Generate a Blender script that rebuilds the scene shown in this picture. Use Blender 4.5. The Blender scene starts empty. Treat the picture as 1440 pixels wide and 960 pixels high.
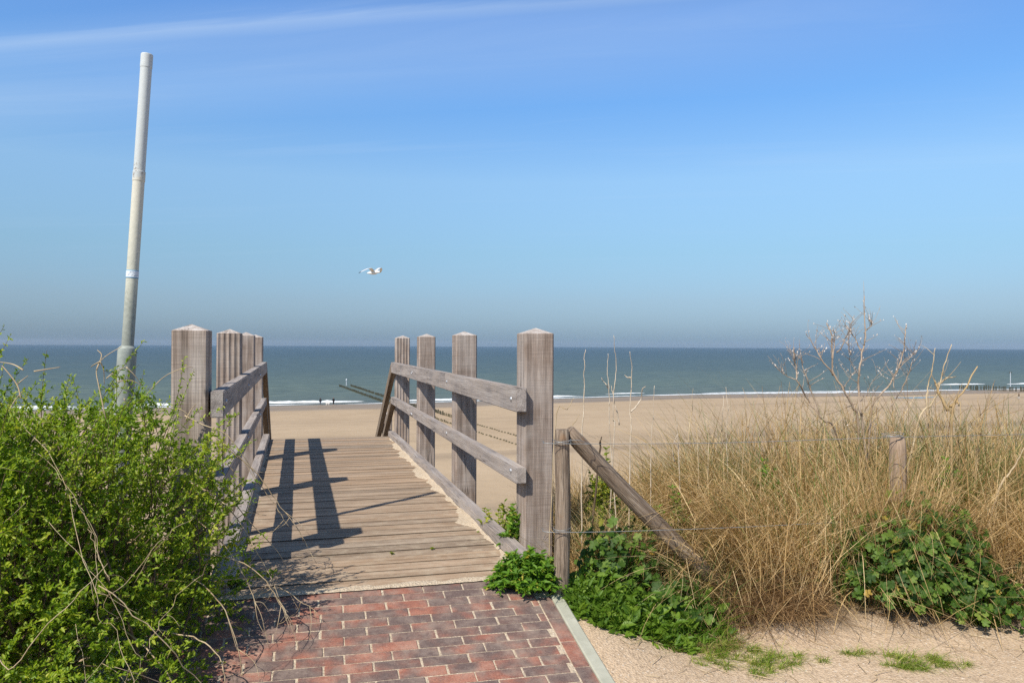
import bpy, bmesh, math, random
import numpy as np
from mathutils import Vector, Matrix

random.seed(7)
RNG = np.random.default_rng(11)
scene = bpy.context.scene
COL = scene.collection
R = math.radians

# ------------------------------------------------------------------ layout
CAM = Vector((0.0, 0.0, 1.30))
TH = R(15.4)
AX = Vector((-math.sin(TH), math.cos(TH), 0))      # along the boardwalk, to the sea
CX = Vector((math.cos(TH), math.sin(TH), 0))       # across it
ORG = Vector((-0.827, 4.725, 0))
S0, S1 = -0.525, 6.40                              # boardwalk start / end
SEA_Z = -13.2
SUN_AZ = Vector((0.566, 0.824, 0)).normalized()    # the way the light travels
SUN_EL = R(48.5)

def P(s, c, z):
    return ORG + AX * s + CX * c + Vector((0, 0, z))

def sc_of(x, y):
    dx, dy = x - ORG.x, y - ORG.y
    return dx * AX.x + dy * AX.y, dx * CX.x + dy * CX.y

def smooth(a, b, x):
    t = np.clip((x - a) / (b - a), 0, 1)
    return t * t * (3 - 2 * t)

def ramp_z(t):
    """the brick ramp: t metres in front of the boardwalk"""
    t = np.maximum(t, 0)
    k = 0.176 * t
    return -0.40 * np.tanh(k / 0.40 * (1 + 0.25 * k))

def wob(x, y, k=1.0, ph=0.0):
    return (np.sin(x * 1.7 * k + ph) * np.cos(y * 1.3 * k - ph) + 0.5 * np.sin(x * 3.9 * k + y * 2.7 * k + 2 * ph)
            + 0.25 * np.sin(x * 8.3 * k - y * 7.1 * k + ph)) / 1.75

def terrain(x, y):
    x = np.asarray(x, float); y = np.asarray(y, float)
    s, c = sc_of(x, y)
    base = ramp_z(-0.525 - s)
    side = -0.205 + 0.10 * smooth(4.0, 4.9, y) + 0.10 * smooth(4.4, 6.0, y) - 0.13 * smooth(2.6, 0.2, y)
    out = smooth(.95, 1.55, np.where(c > 0, c, -c - .30))
    z = base * (1 - out) + side * out
    z = z - 0.035 - 0.25 * smooth(-0.50, -0.2, s) * (1 - out)
    z = z + 0.018 * wob(x, y, 1.6) + 0.05 * wob(x, y, .5, 1.0) * smooth(4.2, 6.5, y)
    crest = 5.55 + 0.22 * np.clip(x, -1, 12) + 0.35 * wob(x, y * 0, .6)
    corridor = np.exp(-(c / 1.5) ** 4)
    crest = crest * (1 - corridor) + 4.5 * corridor
    d = np.maximum(y - crest, 0)
    z = z - 0.52 * (np.sqrt(d * d + 1.0) - 1.0) * 1.05
    return np.maximum(z, -12.6)

def beach_z(x, y):
    x = np.asarray(x, float); y = np.asarray(y, float)
    n = -0.35 * x + 0.937 * y                      # distance towards the sea
    d0 = 191.5 + 7 * np.exp(-((x - 65) / 45.0) ** 2) + 1.5 * np.sin(x / 19.0) + 0.8 * np.sin(x / 7.0 + 1)
    u = d0 - n
    return SEA_Z + 0.0095 * u + 0.10 * np.exp(-((u - 26) / 9) ** 2) - 0.10 * np.exp(-((u - 12) / 6) ** 2)

# ------------------------------------------------------------------ helpers
def tag(o, label=None, cat=None, group=None, kind=None):
    if label: o['label'] = label
    if cat: o['category'] = cat
    if group: o['group'] = group
    if kind: o['kind'] = kind
    return o

def empty(name, loc, label, cat, group=None):
    o = bpy.data.objects.new(name, None)
    o.empty_display_size = 0.1
    o.location = loc
    COL.objects.link(o)
    return tag(o, label, cat, group)

def link(name, me, mat, parent=None, M=None):
    o = bpy.data.objects.new(name, me)
    if mat is not None:
        for m in (mat if isinstance(mat, (list, tuple)) else [mat]):
            me.materials.append(m)
    COL.objects.link(o)
    if M is None: M = Matrix.Identity(4)
    if parent is not None:
        o.parent = parent
        base = parent
        pm = Matrix.Identity(4)
        while base is not None:
            pm = base_matrix(base) @ pm
            base = base.parent
        M = pm.inverted() @ M
    o.matrix_basis = M
    return o

def base_matrix(o):
    return o.matrix_basis.copy()

def np_mesh(name, verts, faces, smooth_=False):
    verts = np.asarray(verts, np.float32).reshape(-1, 3)
    faces = np.asarray(faces, np.int32)
    k = faces.shape[1]
    me = bpy.data.meshes.new(name)
    me.vertices.add(len(verts)); me.vertices.foreach_set('co', verts.ravel())
    me.loops.add(faces.size); me.loops.foreach_set('vertex_index', faces.ravel())
    me.polygons.add(len(faces))
    me.polygons.foreach_set('loop_start', np.arange(0, faces.size, k, dtype=np.int32))
    me.polygons.foreach_set('loop_total', np.full(len(faces), k, np.int32))
    if smooth_:
        me.polygons.foreach_set('use_smooth', np.ones(len(faces), bool))
    me.update(calc_edges=True)
    return me

def join_np(parts):
    vs, fs, n = [], [], 0
    for v, f in parts:
        v = np.asarray(v).reshape(-1, 3)
        vs.append(v); fs.append(np.asarray(f) + n); n += len(v)
    return np.concatenate(vs), np.concatenate(fs)

def bm_mesh(name, bm, smooth_=False):
    me = bpy.data.meshes.new(name)
    bm.normal_update()
    bm.to_mesh(me); bm.free()
    if smooth_:
        for p in me.polygons: p.use_smooth = True
    return me

def grid(xs, ys, zf):
    X, Y = np.meshgrid(xs, ys)
    Z = zf(X, Y)
    v = np.stack([X, Y, Z], -1).reshape(-1, 3)
    nx, ny = len(xs), len(ys)
    i = np.arange(nx - 1); j = np.arange(ny - 1)
    I, J = np.meshgrid(i, j)
    a = (J * nx + I).ravel()
    f = np.stack([a, a + 1, a + nx + 1, a + nx], -1)
    return v, f

def frame_from(p0, p1, up=Vector((0, 0, 1))):
    p0, p1 = Vector(p0), Vector(p1)
    x = (p1 - p0).normalized()
    y = up.cross(x)
    if y.length < 1e-4: y = Vector((0, 1, 0)).cross(x)
    y.normalize()
    z = x.cross(y)
    M = Matrix((x, y, z)).transposed().to_4x4()
    M.translation = (p0 + p1) / 2
    return M, (p1 - p0).length

def timber(name, p0, p1, w, h, mat, parent, up=Vector((0, 0, 1)), bevel=0.006, seg=1, warp=0.0):
    M, L = frame_from(p0, p1, up)
    bm = bmesh.new()
    bmesh.ops.create_cube(bm, size=1)
    for v in bm.verts: v.co = Vector((v.co.x * L, v.co.y * w, v.co.z * h))
    if bevel:
        bmesh.ops.bevel(bm, geom=list(bm.edges), offset=bevel, segments=2, affect='EDGES')
    return link(name, bm_mesh(name, bm), mat, parent, M)

def tube_np(pts, rad, n=6, cap=True):
    pts = np.asarray(pts, float); rad = np.broadcast_to(np.asarray(rad, float), (len(pts),))
    t = np.gradient(pts, axis=0)
    t /= np.linalg.norm(t, axis=1)[:, None] + 1e-9
    ref = np.array([0, 0, 1.0]) if abs(t[0][2]) < .9 else np.array([1.0, 0, 0])
    u = np.cross(t, ref); u /= np.linalg.norm(u, axis=1)[:, None] + 1e-9
    w = np.cross(t, u)
    a = np.linspace(0, 2 * math.pi, n, endpoint=False)
    v = pts[:, None, :] + rad[:, None, None] * (u[:, None, :] * np.cos(a)[None, :, None] + w[:, None, :] * np.sin(a)[None, :, None])
    v = v.reshape(-1, 3)
    f = []
    for i in range(len(pts) - 1):
        for k in range(n):
            f.append([i * n + k, i * n + (k + 1) % n, (i + 1) * n + (k + 1) % n, (i + 1) * n + k])
    if cap:
        c0 = len(v); v = np.vstack([v, pts[0], pts[-1]])
        e = (len(pts) - 1) * n
        for k in range(n):
            f.append([c0, (k + 1) % n, k, k])
            f.append([c0 + 1, e + k, e + (k + 1) % n, e + (k + 1) % n])
    if cap:
        f = [x for x in f]
        # turn degenerate quads into proper ones by splitting into a mid vertex is overkill: keep fans as quads of two steps
        body = [x for x in f if len(set(x)) == 4]
        fans0 = [[c0, (k + 2) % n, (k + 1) % n, k] for k in range(0, n, 2)]
        fans1 = [[c0 + 1, e + k, e + (k + 1) % n, e + (k + 2) % n] for k in range(0, n, 2)]
        f = body + fans0 + fans1
    return v, np.array(f)

def bez(pts, n):
    """smooth polyline through the points (Catmull-Rom)"""
    p = np.asarray(pts, float)
    if len(p) < 3:
        t = np.linspace(0, 1, n)[:, None]; return p[0] * (1 - t) + p[-1] * t
    q = np.vstack([2 * p[0] - p[1], p, 2 * p[-1] - p[-2]])
    out = []
    m = len(p) - 1
    for tt in np.linspace(0, m - 1e-6, n):
        i = int(tt); t = tt - i
        a, b, c, d = q[i], q[i + 1], q[i + 2], q[i + 3]
        out.append(.5 * ((2 * b) + (-a + c) * t + (2 * a - 5 * b + 4 * c - d) * t * t + (-a + 3 * b - 3 * c + d) * t ** 3))
    return np.array(out)

# ------------------------------------------------------------------ materials
def set_ramp(cr, stops):
    c4 = lambda c: (c[0], c[1], c[2], 1) if hasattr(c, '__len__') else (c, c, c, 1)
    cr.elements[1].position = stops[-1][0]; cr.elements[1].color = c4(stops[-1][1])
    cr.elements[0].position = stops[0][0]; cr.elements[0].color = c4(stops[0][1])
    for p, c in stops[1:-1]:
        cr.elements.new(p).color = c4(c)

class Nodes:
    def __init__(s, name):
        s.m = bpy.data.materials.new(name); s.m.use_nodes = True
        s.t = s.m.node_tree; s.t.nodes.clear()
        s.out = s.t.nodes.new('ShaderNodeOutputMaterial')
    def n(s, typ, **kw):
        nd = s.t.nodes.new(typ)
        for k, v in kw.items():
            if k.startswith('i_'): nd.inputs[k[2:].replace('_', ' ')].default_value = v
            else: setattr(nd, k, v)
        return nd
    def l(s, a, b): s.t.links.new(a, b)
    def coords(s, kind='Object', scale=(1, 1, 1), rot=(0, 0, 0), rand=False):
        tc = s.n('ShaderNodeTexCoord'); mp = s.n('ShaderNodeMapping')
        mp.inputs['Scale'].default_value = scale; mp.inputs['Rotation'].default_value = rot
        s.l(tc.outputs[kind], mp.inputs['Vector'])
        if rand:
            oi = s.n('ShaderNodeObjectInfo'); mu = s.n('ShaderNodeVectorMath', operation='SCALE')
            cmb = s.n('ShaderNodeCombineXYZ')
            s.l(oi.outputs['Random'], cmb.inputs[0]); s.l(oi.outputs['Random'], cmb.inputs[1]); s.l(oi.outputs['Random'], cmb.inputs[2])
            s.l(cmb.outputs[0], mu.inputs[0]); mu.inputs['Scale'].default_value = 37.0
            s.l(mu.outputs[0], mp.inputs['Location'])
        return mp.outputs[0]
    def noise(s, vec, scale, detail=4, rough=.55, dist=0):
        nd = s.n('ShaderNodeTexNoise'); nd.inputs['Scale'].default_value = scale
        nd.inputs['Detail'].default_value = detail; nd.inputs['Roughness'].default_value = rough
        nd.inputs['Distortion'].default_value = dist
        if vec is not None: s.l(vec, nd.inputs['Vector'])
        return nd.outputs['Fac']
    def ramp(s, fac, stops, interp='LINEAR'):
        nd = s.n('ShaderNodeValToRGB'); cr = nd.color_ramp; cr.interpolation = interp
        set_ramp(cr, stops)
        s.l(fac, nd.inputs['Fac']); return nd.outputs['Color']
    def mix(s, fac, a, b, mode='MIX'):
        nd = s.n('ShaderNodeMix', data_type='RGBA', blend_type=mode)
        for sock, v in ((nd.inputs[0], fac), (nd.inputs[6], a), (nd.inputs[7], b)):
            if isinstance(v, (int, float)): sock.default_value = v
            elif isinstance(v, tuple): sock.default_value = (v[0], v[1], v[2], 1)
            else: s.l(v, sock)
        return nd.outputs[2]
    def math(s, op, a, b=0.0, clamp=False):
        nd = s.n('ShaderNodeMath', operation=op, use_clamp=clamp)
        for sock, v in ((nd.inputs[0], a), (nd.inputs[1], b)):
            if isinstance(v, (int, float)): sock.default_value = v
            else: s.l(v, sock)
        return nd.outputs[0]
    def bump(s, height, strength=.4, dist=.01, normal=None):
        nd = s.n('ShaderNodeBump'); nd.inputs['Strength'].default_value = strength
        nd.inputs['Distance'].default_value = dist
        s.l(height, nd.inputs['Height'])
        if normal is not None: s.l(normal, nd.inputs['Normal'])
        return nd.outputs[0]
    def principled(s, color, rough=.8, spec=.3, normal=None, metal=0.0):
        b = s.n('ShaderNodeBsdfPrincipled')
        for sock, v in ((b.inputs['Base Color'], color), (b.inputs['Roughness'], rough)):
            if isinstance(v, (int, float)): sock.default_value = v
            elif isinstance(v, tuple): sock.default_value = (v[0], v[1], v[2], 1)
            else: s.l(v, sock)
        b.inputs['Specular IOR Level'].default_value = spec
        b.inputs['Metallic'].default_value = metal
        if normal is not None: s.l(normal, b.inputs['Normal'])
        return b
    def done(s, b):
        s.l(b.outputs[0], s.out.inputs['Surface']); return s.m

def wood_mat(name, dark, mid, light, saw=0.5, streak=1.0, wash=None, wash_amt=.4):
    """weathered timber: grain runs along the object's local X"""
    m = Nodes(name)
    v = m.coords('Object', (1, 1, 1), rand=True)
    def stretch(sx, sy, sz):
        nd = m.n('ShaderNodeMapping'); nd.inputs['Scale'].default_value = (sx, sy, sz); m.l(v, nd.inputs['Vector']); return nd.outputs[0]
    broad = m.noise(stretch(1.1, 22, 22), 1.0, 5, .6, .4)
    fine = m.noise(stretch(5, 150, 150), 1.0, 3, .6)
    sawm = m.noise(stretch(210, 3.0, 3.0), 1.0, 2, .6)
    big = m.noise(v, 3.2, 3, .6)
    col = m.ramp(broad, [(.28, dark), (.5, mid), (.70, light)])
    col = m.mix(m.math('MULTIPLY', m.ramp(fine, [(.35, 1.0), (.55, 0.0)]), .45 * streak), col, (dark[0] * .6, dark[1] * .6, dark[2] * .6))
    col = m.mix(m.math('MULTIPLY', m.ramp(sawm, [(.42, 1.0), (.62, 0.0)]), .38 * saw), col, (dark[0] * .75, dark[1] * .75, dark[2] * .78))
    if wash:
        col = m.mix(m.math('MULTIPLY', m.ramp(big, [(.42, 0.0), (.66, 1.0)]), wash_amt), col, wash)
    crk = m.ramp(m.noise(stretch(.8, 17, 17), 1.0, 2, .5, .2), [(.485, 0.0), (.497, 1.0), (.503, 1.0), (.515, 0.0)])
    crk = m.math('MULTIPLY', crk, m.ramp(m.noise(stretch(1.4, 5, 5), 1.3, 2, .5), [(.50, 0.0), (.60, .75)]))
    col = m.mix(crk, col, (.05, .04, .034))
    h = m.math('ADD', m.math('MULTIPLY', fine, .7), m.math('ADD', m.math('MULTIPLY', broad, .8), m.math('MULTIPLY', sawm, .5 * saw)))
    nb = m.bump(h, .55, .006)
    return m.done(m.principled(col, .86, .22, nb))

M_POST = wood_mat('post_wood', (.175, .13, .10), (.355, .275, .22), (.52, .43, .36), .8, 1.0, (.55, .50, .45), .36)
M_CAP = wood_mat('post_cap_wood', (.30, .25, .21), (.48, .42, .37), (.62, .57, .52), .3, .6)
M_RAIL = wood_mat('rail_wood', (.18, .155, .14), (.36, .31, .275), (.49, .44, .395), .45, 1.0, (.44, .36, .29), .45)
M_STAIR = wood_mat('stair_wood', (.15, .105, .07), (.25, .185, .125), (.34, .27, .20), .3, 1.0)

def deck_mat():
    m = Nodes('deck_plank_wood')
    v = m.coords('Object', (1, 1, 1))                  # local X along the walk, Y across
    geo = m.n('ShaderNodeNewGeometry'); rnd = geo.outputs['Random Per Island']
    off = m.n('ShaderNodeCombineXYZ'); m.l(m.math('MULTIPLY', rnd, 13.0), off.inputs[1])
    add = m.n('ShaderNodeVectorMath', operation='ADD'); m.l(v, add.inputs[0]); m.l(off.outputs[0], add.inputs[1])
    def st(x, y, z):
        nd = m.n('ShaderNodeMapping'); nd.inputs['Scale'].default_value = (x, y, z); m.l(add.outputs[0], nd.inputs['Vector']); return nd.outputs[0]
    broad = m.noise(st(15, 1.2, 10), 1, 4, .6, .3)
    fine = m.noise(st(170, 5, 60), 1, 3, .6)
    col = m.ramp(broad, [(.25, (.20, .147, .10)), (.5, (.322, .250, .182)), (.75, (.44, .35, .262))])
    tint = m.ramp(rnd, [(0, (.72, .70, .68)), (.3, (1.02, .96, .90)), (.7, (1.18, 1.05, .92)), (1, (.90, .93, .96))])
    col = m.mix(1.0, col, tint, 'MULTIPLY')
    col = m.mix(m.math('MULTIPLY', m.ramp(fine, [(.34, 1.0), (.46, 0.0)]), .38), col, (.12, .085, .06))
    # blown sand caught on the boards, more of it towards the brick path and the kerb boards
    sep = m.n('ShaderNodeSeparateXYZ'); m.l(v, sep.inputs[0])
    near = m.ramp(m.math('MULTIPLY', m.math('ADD', sep.outputs[0], 1.4), .22, True), [(0, 1.0), (.9, .12)])
    edge = m.math('ADD', near, m.math('MULTIPLY', m.ramp(m.math('ABSOLUTE', sep.outputs[1]), [(.5, 0.0), (.80, 1.0)]), .55))
    dust = m.math('MULTIPLY', m.ramp(m.noise(v, 9, 6, .7), [(.46, 0.0), (.66, 1.0)]), m.math('MULTIPLY', edge, .62), True)
    col = m.mix(dust, col, (.52, .43, .31))
    spk = m.ramp(m.noise(v, 95, 2, .5), [(.70, 0.0), (.76, 1.0)])
    col = m.mix(m.math('MULTIPLY', spk, .8), col, (.62, .55, .44))
    h = m.math('ADD', m.math('MULTIPLY', fine, .8), broad)
    return m.done(m.principled(col, .88, .2, m.bump(h, .6, .006)))
M_DECK = deck_mat()

def sand_mat(name, base, dark, light, grav=1.0, beach=False):
    m = Nodes(name)
    v = m.coords('Object')
    big = m.noise(v, .9 if not beach else .02, 6, .6)
    med = m.noise(v, 7 if not beach else .16, 6, .65)
    col = m.ramp(big, [(.3, dark), (.5, base), (.72, light)])
    col = m.mix(.35, col, m.ramp(med, [(.3, dark), (.55, base), (.75, light)]))
    if beach:
        # long bands parallel to the shore, the wet strand near the water
        r = m.n('ShaderNodeVectorRotate', rotation_type='Z_AXIS'); m.l(v, r.inputs['Vector']); r.inputs['Angle'].default_value = -math.atan2(.35, .937)
        mp = m.n('ShaderNodeMapping'); mp.inputs['Scale'].default_value = (.006, .085, 1); m.l(r.outputs[0], mp.inputs['Vector'])
        band = m.noise(mp.outputs[0], 1.0, 5, .6, .3)
        col = m.mix(m.math('MULTIPLY', m.ramp(band, [(.50, 0.0), (.66, 1.0)]), .60), col, (.25, .185, .125))
        sep = m.n('ShaderNodeSeparateXYZ'); m.l(v, sep.inputs[0])
        wet = m.ramp(m.math('MULTIPLY', m.math('SUBTRACT', sep.outputs[2], SEA_Z), 2.5, True), [(0.0, 1.0), (.22, .75), (.55, 0.0)])
        col = m.mix(m.math('MULTIPLY', wet, .62), col, (.17, .135, .10))
        nb = m.bump(m.noise(v, .7, 6, .65), .35, .4)
        return m.done(m.principled(col, m.ramp(wet, [(0, .95), (1, .55)]), .2, nb))
    vor = m.n('ShaderNodeTexVoronoi'); vor.inputs['Scale'].default_value = 85; m.l(v, vor.inputs['Vector'])
    vor2 = m.n('ShaderNodeTexVoronoi'); vor2.inputs['Scale'].default_value = 190; m.l(v, vor2.inputs['Vector'])
    grain = m.ramp(vor.outputs['Color'], [(.10, (.17, .12, .08)), (.35, base), (.80, light), (.97, (.78, .72, .62))])
    col = m.mix(.55 * grav, col, grain)
    g2 = m.ramp(vor2.outputs['Color'], [(.06, (.15, .11, .08)), (.3, base), (.9, light)])
    col = m.mix(.36 * grav, col, g2)
    shell = m.ramp(m.noise(v, 75, 2, .5), [(.69, 0.0), (.73, 1.0)])
    col = m.mix(m.math('MULTIPLY', shell, .85 * grav), col, (.80, .76, .68))
    if name == 'shell_sand_path':
        # soil darkened by roots and rotted litter where the bank is overgrown
        sp = m.n('ShaderNodeSeparateXYZ'); m.l(v, sp.inputs[0])
        yy = m.math('ADD', sp.outputs[1], m.math('MULTIPLY', m.math('SUBTRACT', m.noise(v, 5, 4, .6), .5), .7))
        hum = m.math('MULTIPLY', m.ramp(m.math('MULTIPLY', m.math('SUBTRACT', yy, 4.0), .8, True), [(.08, 0.0), (.45, 1.0)]), m.ramp(m.math('MULTIPLY', sp.outputs[1], .1, True), [(.62, .8), (.78, 0.0)]))
        col = m.mix(hum, col, (.085, .062, .038))
    h = m.math('ADD', m.math('MULTIPLY', vor.outputs['Distance'], .9), m.math('ADD', m.noise(v, 40, 5, .6), m.math('MULTIPLY', med, 1.2)))
    return m.done(m.principled(col, .95, .1, m.bump(h, .55, .012)))
M_SAND = sand_mat('shell_sand_path', (.52, .385, .255), (.38, .28, .18), (.64, .49, .34))
M_BEACH = sand_mat('beach_sand', (.435, .322, .203), (.365, .266, .165), (.505, .382, .248), beach=True)
M_DRIFT = sand_mat('drift_sand', (.52, .42, .30), (.40, .32, .22), (.62, .51, .38), .8)

def brick_mat():
    m = Nodes('clay_paver')
    v = m.coords('Object')
    geo = m.n('ShaderNodeNewGeometry'); rnd = geo.outputs['Random Per Island']
    off = m.n('ShaderNodeCombineXYZ'); m.l(m.math('MULTIPLY', rnd, 41.0), off.inputs[2]); m.l(m.math('MULTIPLY', rnd, 17.0), off.inputs[0])
    add = m.n('ShaderNodeVectorMath', operation='ADD'); m.l(v, add.inputs[0]); m.l(off.outputs[0], add.inputs[1])
    patch = m.noise(add.outputs[0], 7.5, 3, .5)
    fine = m.noise(v, 160, 4, .7)
    fac = m.math('ADD', m.math('MULTIPLY', m.math('SUBTRACT', patch, .5), 2.3), m.math('ADD', m.math('MULTIPLY', rnd, .62), .15))
    col = m.ramp(fac, [(.18, (.15, .105, .092)), (.42, (.19, .115, .094)), (.60, (.255, .122, .092)), (.82, (.345, .138, .092)), (1.0, (.41, .18, .12))])
    col = m.mix(m.math('MULTIPLY', m.ramp(fine, [(.36, 1.0), (.54, 0.0)]), .5), col, (.075, .055, .05))
    col = m.mix(m.math('MULTIPLY', m.ramp(fine, [(.58, 0.0), (.74, 1.0)]), .38), col, (.50, .38, .31))
    dust = m.math('MULTIPLY', m.ramp(m.noise(v, 11, 6, .72), [(.44, 0.0), (.68, 1.0)]), .38)
    col = m.mix(dust, col, (.47, .37, .29))
    crumb = m.ramp(m.noise(v, 75, 3, .6), [(.70, 0.0), (.75, 1.0)])
    col = m.mix(m.math('MULTIPLY', crumb, .7), col, (.62, .54, .42))
    return m.done(m.principled(col, .86, .22, m.bump(m.math('ADD', fine, m.math('MULTIPLY', patch, .5)), .5, .004)))
M_BRICK = brick_mat()

def simple_mat(name, c1, c2, scale=8, rough=.8, spec=.3, metal=0.0, bump=.3, bd=.004, detail=5):
    m = Nodes(name); v = m.coords('Object', rand=True)
    f = m.noise(v, scale, detail, .6)
    return m.done(m.principled(m.ramp(f, [(.3, c1), (.7, c2)]), rough, spec, m.bump(m.noise(v, scale * 6, 4, .6), bump, bd), metal))
M_KERB = simple_mat('kerb_concrete', (.34, .335, .26), (.46, .45, .36), 9, .9, .15, bump=.4, bd=.003)
M_BOLT = simple_mat('galvanised_bolt', (.35, .35, .36), (.6, .6, .6), 30, .45, .5, .7)
M_NUT = simple_mat('rusty_nut', (.03, .025, .022), (.09, .06, .045), 60, .8, .2)
M_WIRE = simple_mat('fence_wire', (.22, .23, .23), (.42, .43, .42), 40, .5, .4, .6)
M_PILE = simple_mat('groyne_wood', (.035, .035, .025), (.10, .095, .06), 3, .9, .15)
M_PILE_DRY = simple_mat('dry_groyne_wood', (.10, .085, .05), (.22, .18, .11), 3, .9, .15)

def roundwood_mat():
    m = Nodes('round_post_wood')
    v = m.coords('Object', rand=True)
    def st(x, y, z):
        nd = m.n('ShaderNodeMapping'); nd.inputs['Scale'].default_value = (x, y, z); m.l(v, nd.inputs['Vector']); return nd.outputs[0]
    a = m.noise(st(4, 55, 55), 1, 5, .6, .5); b = m.noise(st(7, 170, 170), 1, 3, .6)
    col = m.ramp(a, [(.25, (.10, .07, .05)), (.5, (.26, .195, .14)), (.75, (.42, .34, .26))])
    col = m.mix(m.math('MULTIPLY', m.ramp(b, [(.36, 1.0), (.5, 0.0)]), .7), col, (.055, .04, .03))
    knot = m.ramp(m.noise(v, 9, 2, .5), [(.62, 0.0), (.7, 1.0)])
    col = m.mix(m.math('MULTIPLY', knot, .4), col, (.30, .15, .06))
    return m.done(m.principled(col, .88, .18, m.bump(m.math('ADD', a, b), .8, .008)))
M_ROUND = roundwood_mat()
M_ROUND2 = wood_mat('bleached_post_wood', (.20, .14, .10), (.35, .25, .17), (.46, .35, .25), .2, 1.0)

def leaf_mat(name, stops, trans=.35, rough=.5, spec=.3, tcol=1.35, clump=None):
    m = Nodes(name)
    geo = m.n('ShaderNodeNewGeometry'); rnd = geo.outputs['Random Per Island']
    fac = rnd
    if clump:
        v = m.coords('Object')
        fac = m.math('ADD', m.math('MULTIPLY', rnd, .55), m.math('MULTIPLY', m.math('SUBTRACT', m.noise(v, clump, 3, .6), .28), 1.0), True)
    col = m.ramp(fac, stops)
    b = m.principled(col, rough, spec)
    tr = m.n('ShaderNodeBsdfTranslucent')
    m.l(m.mix(1.0, col, (tcol, tcol * 1.05, tcol * .6), 'MULTIPLY'), tr.inputs['Color'])
    mx = m.n('ShaderNodeMixShader'); mx.inputs[0].default_value = trans
    m.l(b.outputs[0], mx.inputs[1]); m.l(tr.outputs[0], mx.inputs[2])
    return m.done(mx)
M_BUSH = leaf_mat('shrub_leaf', [(0, (.07, .145, .010)), (.30, (.155, .26, .016)), (.65, (.30, .385, .028)), (.9, (.48, .48, .06)), (1, (.52, .40, .12))], .42, .45, .35, clump=3.5)
M_MALLOW = leaf_mat('mallow_leaf', [(0, (.026, .062, .007)), (.5, (.058, .118, .012)), (.86, (.125, .20, .03)), (.97, (.20, .25, .04)), (1, (.40, .25, .05))], .28, .55, .25)
M_COVER = leaf_mat('cover_leaf', [(0, (.05, .11, .010)), (.4, (.115, .21, .020)), (.85, (.21, .31, .035)), (1, (.40, .32, .07))], .36, .5, .3, clump=9)
M_WEED = leaf_mat('weed_leaf', [(0, (.06, .14, .010)), (.5, (.11, .23, .016)), (.93, (.19, .33, .03)), (1, (.45, .36, .05))], .35, .5, .3)
M_YWEED = leaf_mat('yellow_weed_leaf', [(0, (.12, .20, .02)), (.5, (.25, .31, .03)), (1, (.45, .40, .05))], .35)
M_STRAW = leaf_mat('dry_straw', [(0, (.12, .068, .028)), (.25, (.39, .24, .10)), (.55, (.63, .44, .205)), (.85, (.82, .63, .37)), (1, (.36, .37, .10))], .25, .65, .25, 1.1, clump=1.3)
M_BROWNSTRAW = leaf_mat('brown_straw', [(0, (.15, .085, .04)), (.5, (.33, .20, .095)), (1, (.50, .33, .17))], .2, .7, .2, 1.1)
M_MARRAM = leaf_mat('marram_blade', [(0, (.05, .105, .025)), (.5, (.125, .215, .05)), (.85, (.22, .31, .08)), (1, (.42, .38, .14))], .28, .5, .3, clump=1.6)
M_TURF = leaf_mat('turf_blade', [(0, (.10, .19, .02)), (.5, (.21, .31, .03)), (.8, (.36, .38, .08)), (1, (.52, .42, .16))], .3, .5, .3)
M_TWIG = simple_mat('dry_twig', (.33, .235, .13), (.60, .48, .31), 12, .8, .2)
M_PALETWIG = simple_mat('pale_twig', (.19, .13, .09), (.42, .33, .26), 18, .8, .2)
M_STALK = simple_mat('pale_stalk', (.42, .33, .23), (.66, .56, .43), 18, .8, .2)
M_SHRUBTWIG = simple_mat('shrub_twig', (.25, .18, .12), (.47, .37, .275), 18, .8, .2)
M_GREYBUD = simple_mat('pale_bud', (.42, .37, .33), (.66, .60, .55), 40, .8, .2)
M_DARKSTEM = simple_mat('dark_stem', (.07, .05, .03), (.17, .12, .07), 12, .8, .2)
M_YELLOWSTEM = simple_mat('yellow_stem', (.32, .215, .10), (.48, .35, .18), 9, .7, .3)

# ------------------------------------------------------------------ foliage makers
def norm(a):
    return a / (np.linalg.norm(a, axis=-1, keepdims=True) + 1e-9)

def blades(root, direc, length, width, bend, segs=4, rng=RNG):
    """curved tapering grass blades; bend = offset of the tip as a vector, grows with t^2"""
    n = len(root)
    t = np.linspace(0, 1, segs + 1)
    L = np.asarray(length).reshape(n, 1, 1)
    p = root[:, None, :] + direc[:, None, :] * L * t[None, :, None] + bend[:, None, :] * L * (t ** 2.2)[None, :, None]
    ang = rng.uniform(0, math.pi, n)
    side = np.stack([np.cos(ang), np.sin(ang), np.zeros(n)], -1)
    w = np.asarray(width).reshape(n, 1) * (1 - .85 * t[None, :] ** 1.6) * .5
    a = p + side[:, None, :] * w[..., None]; b = p - side[:, None, :] * w[..., None]
    v = np.stack([a, b], 2).reshape(-1, 3)
    k = (segs + 1) * 2
    base = (np.arange(n) * k)[:, None]
    i = np.arange(segs)[None, :] * 2
    f = np.stack([base + i, base + i + 1, base + i + 3, base + i + 2], -1).reshape(-1, 4)
    return v, f

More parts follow.
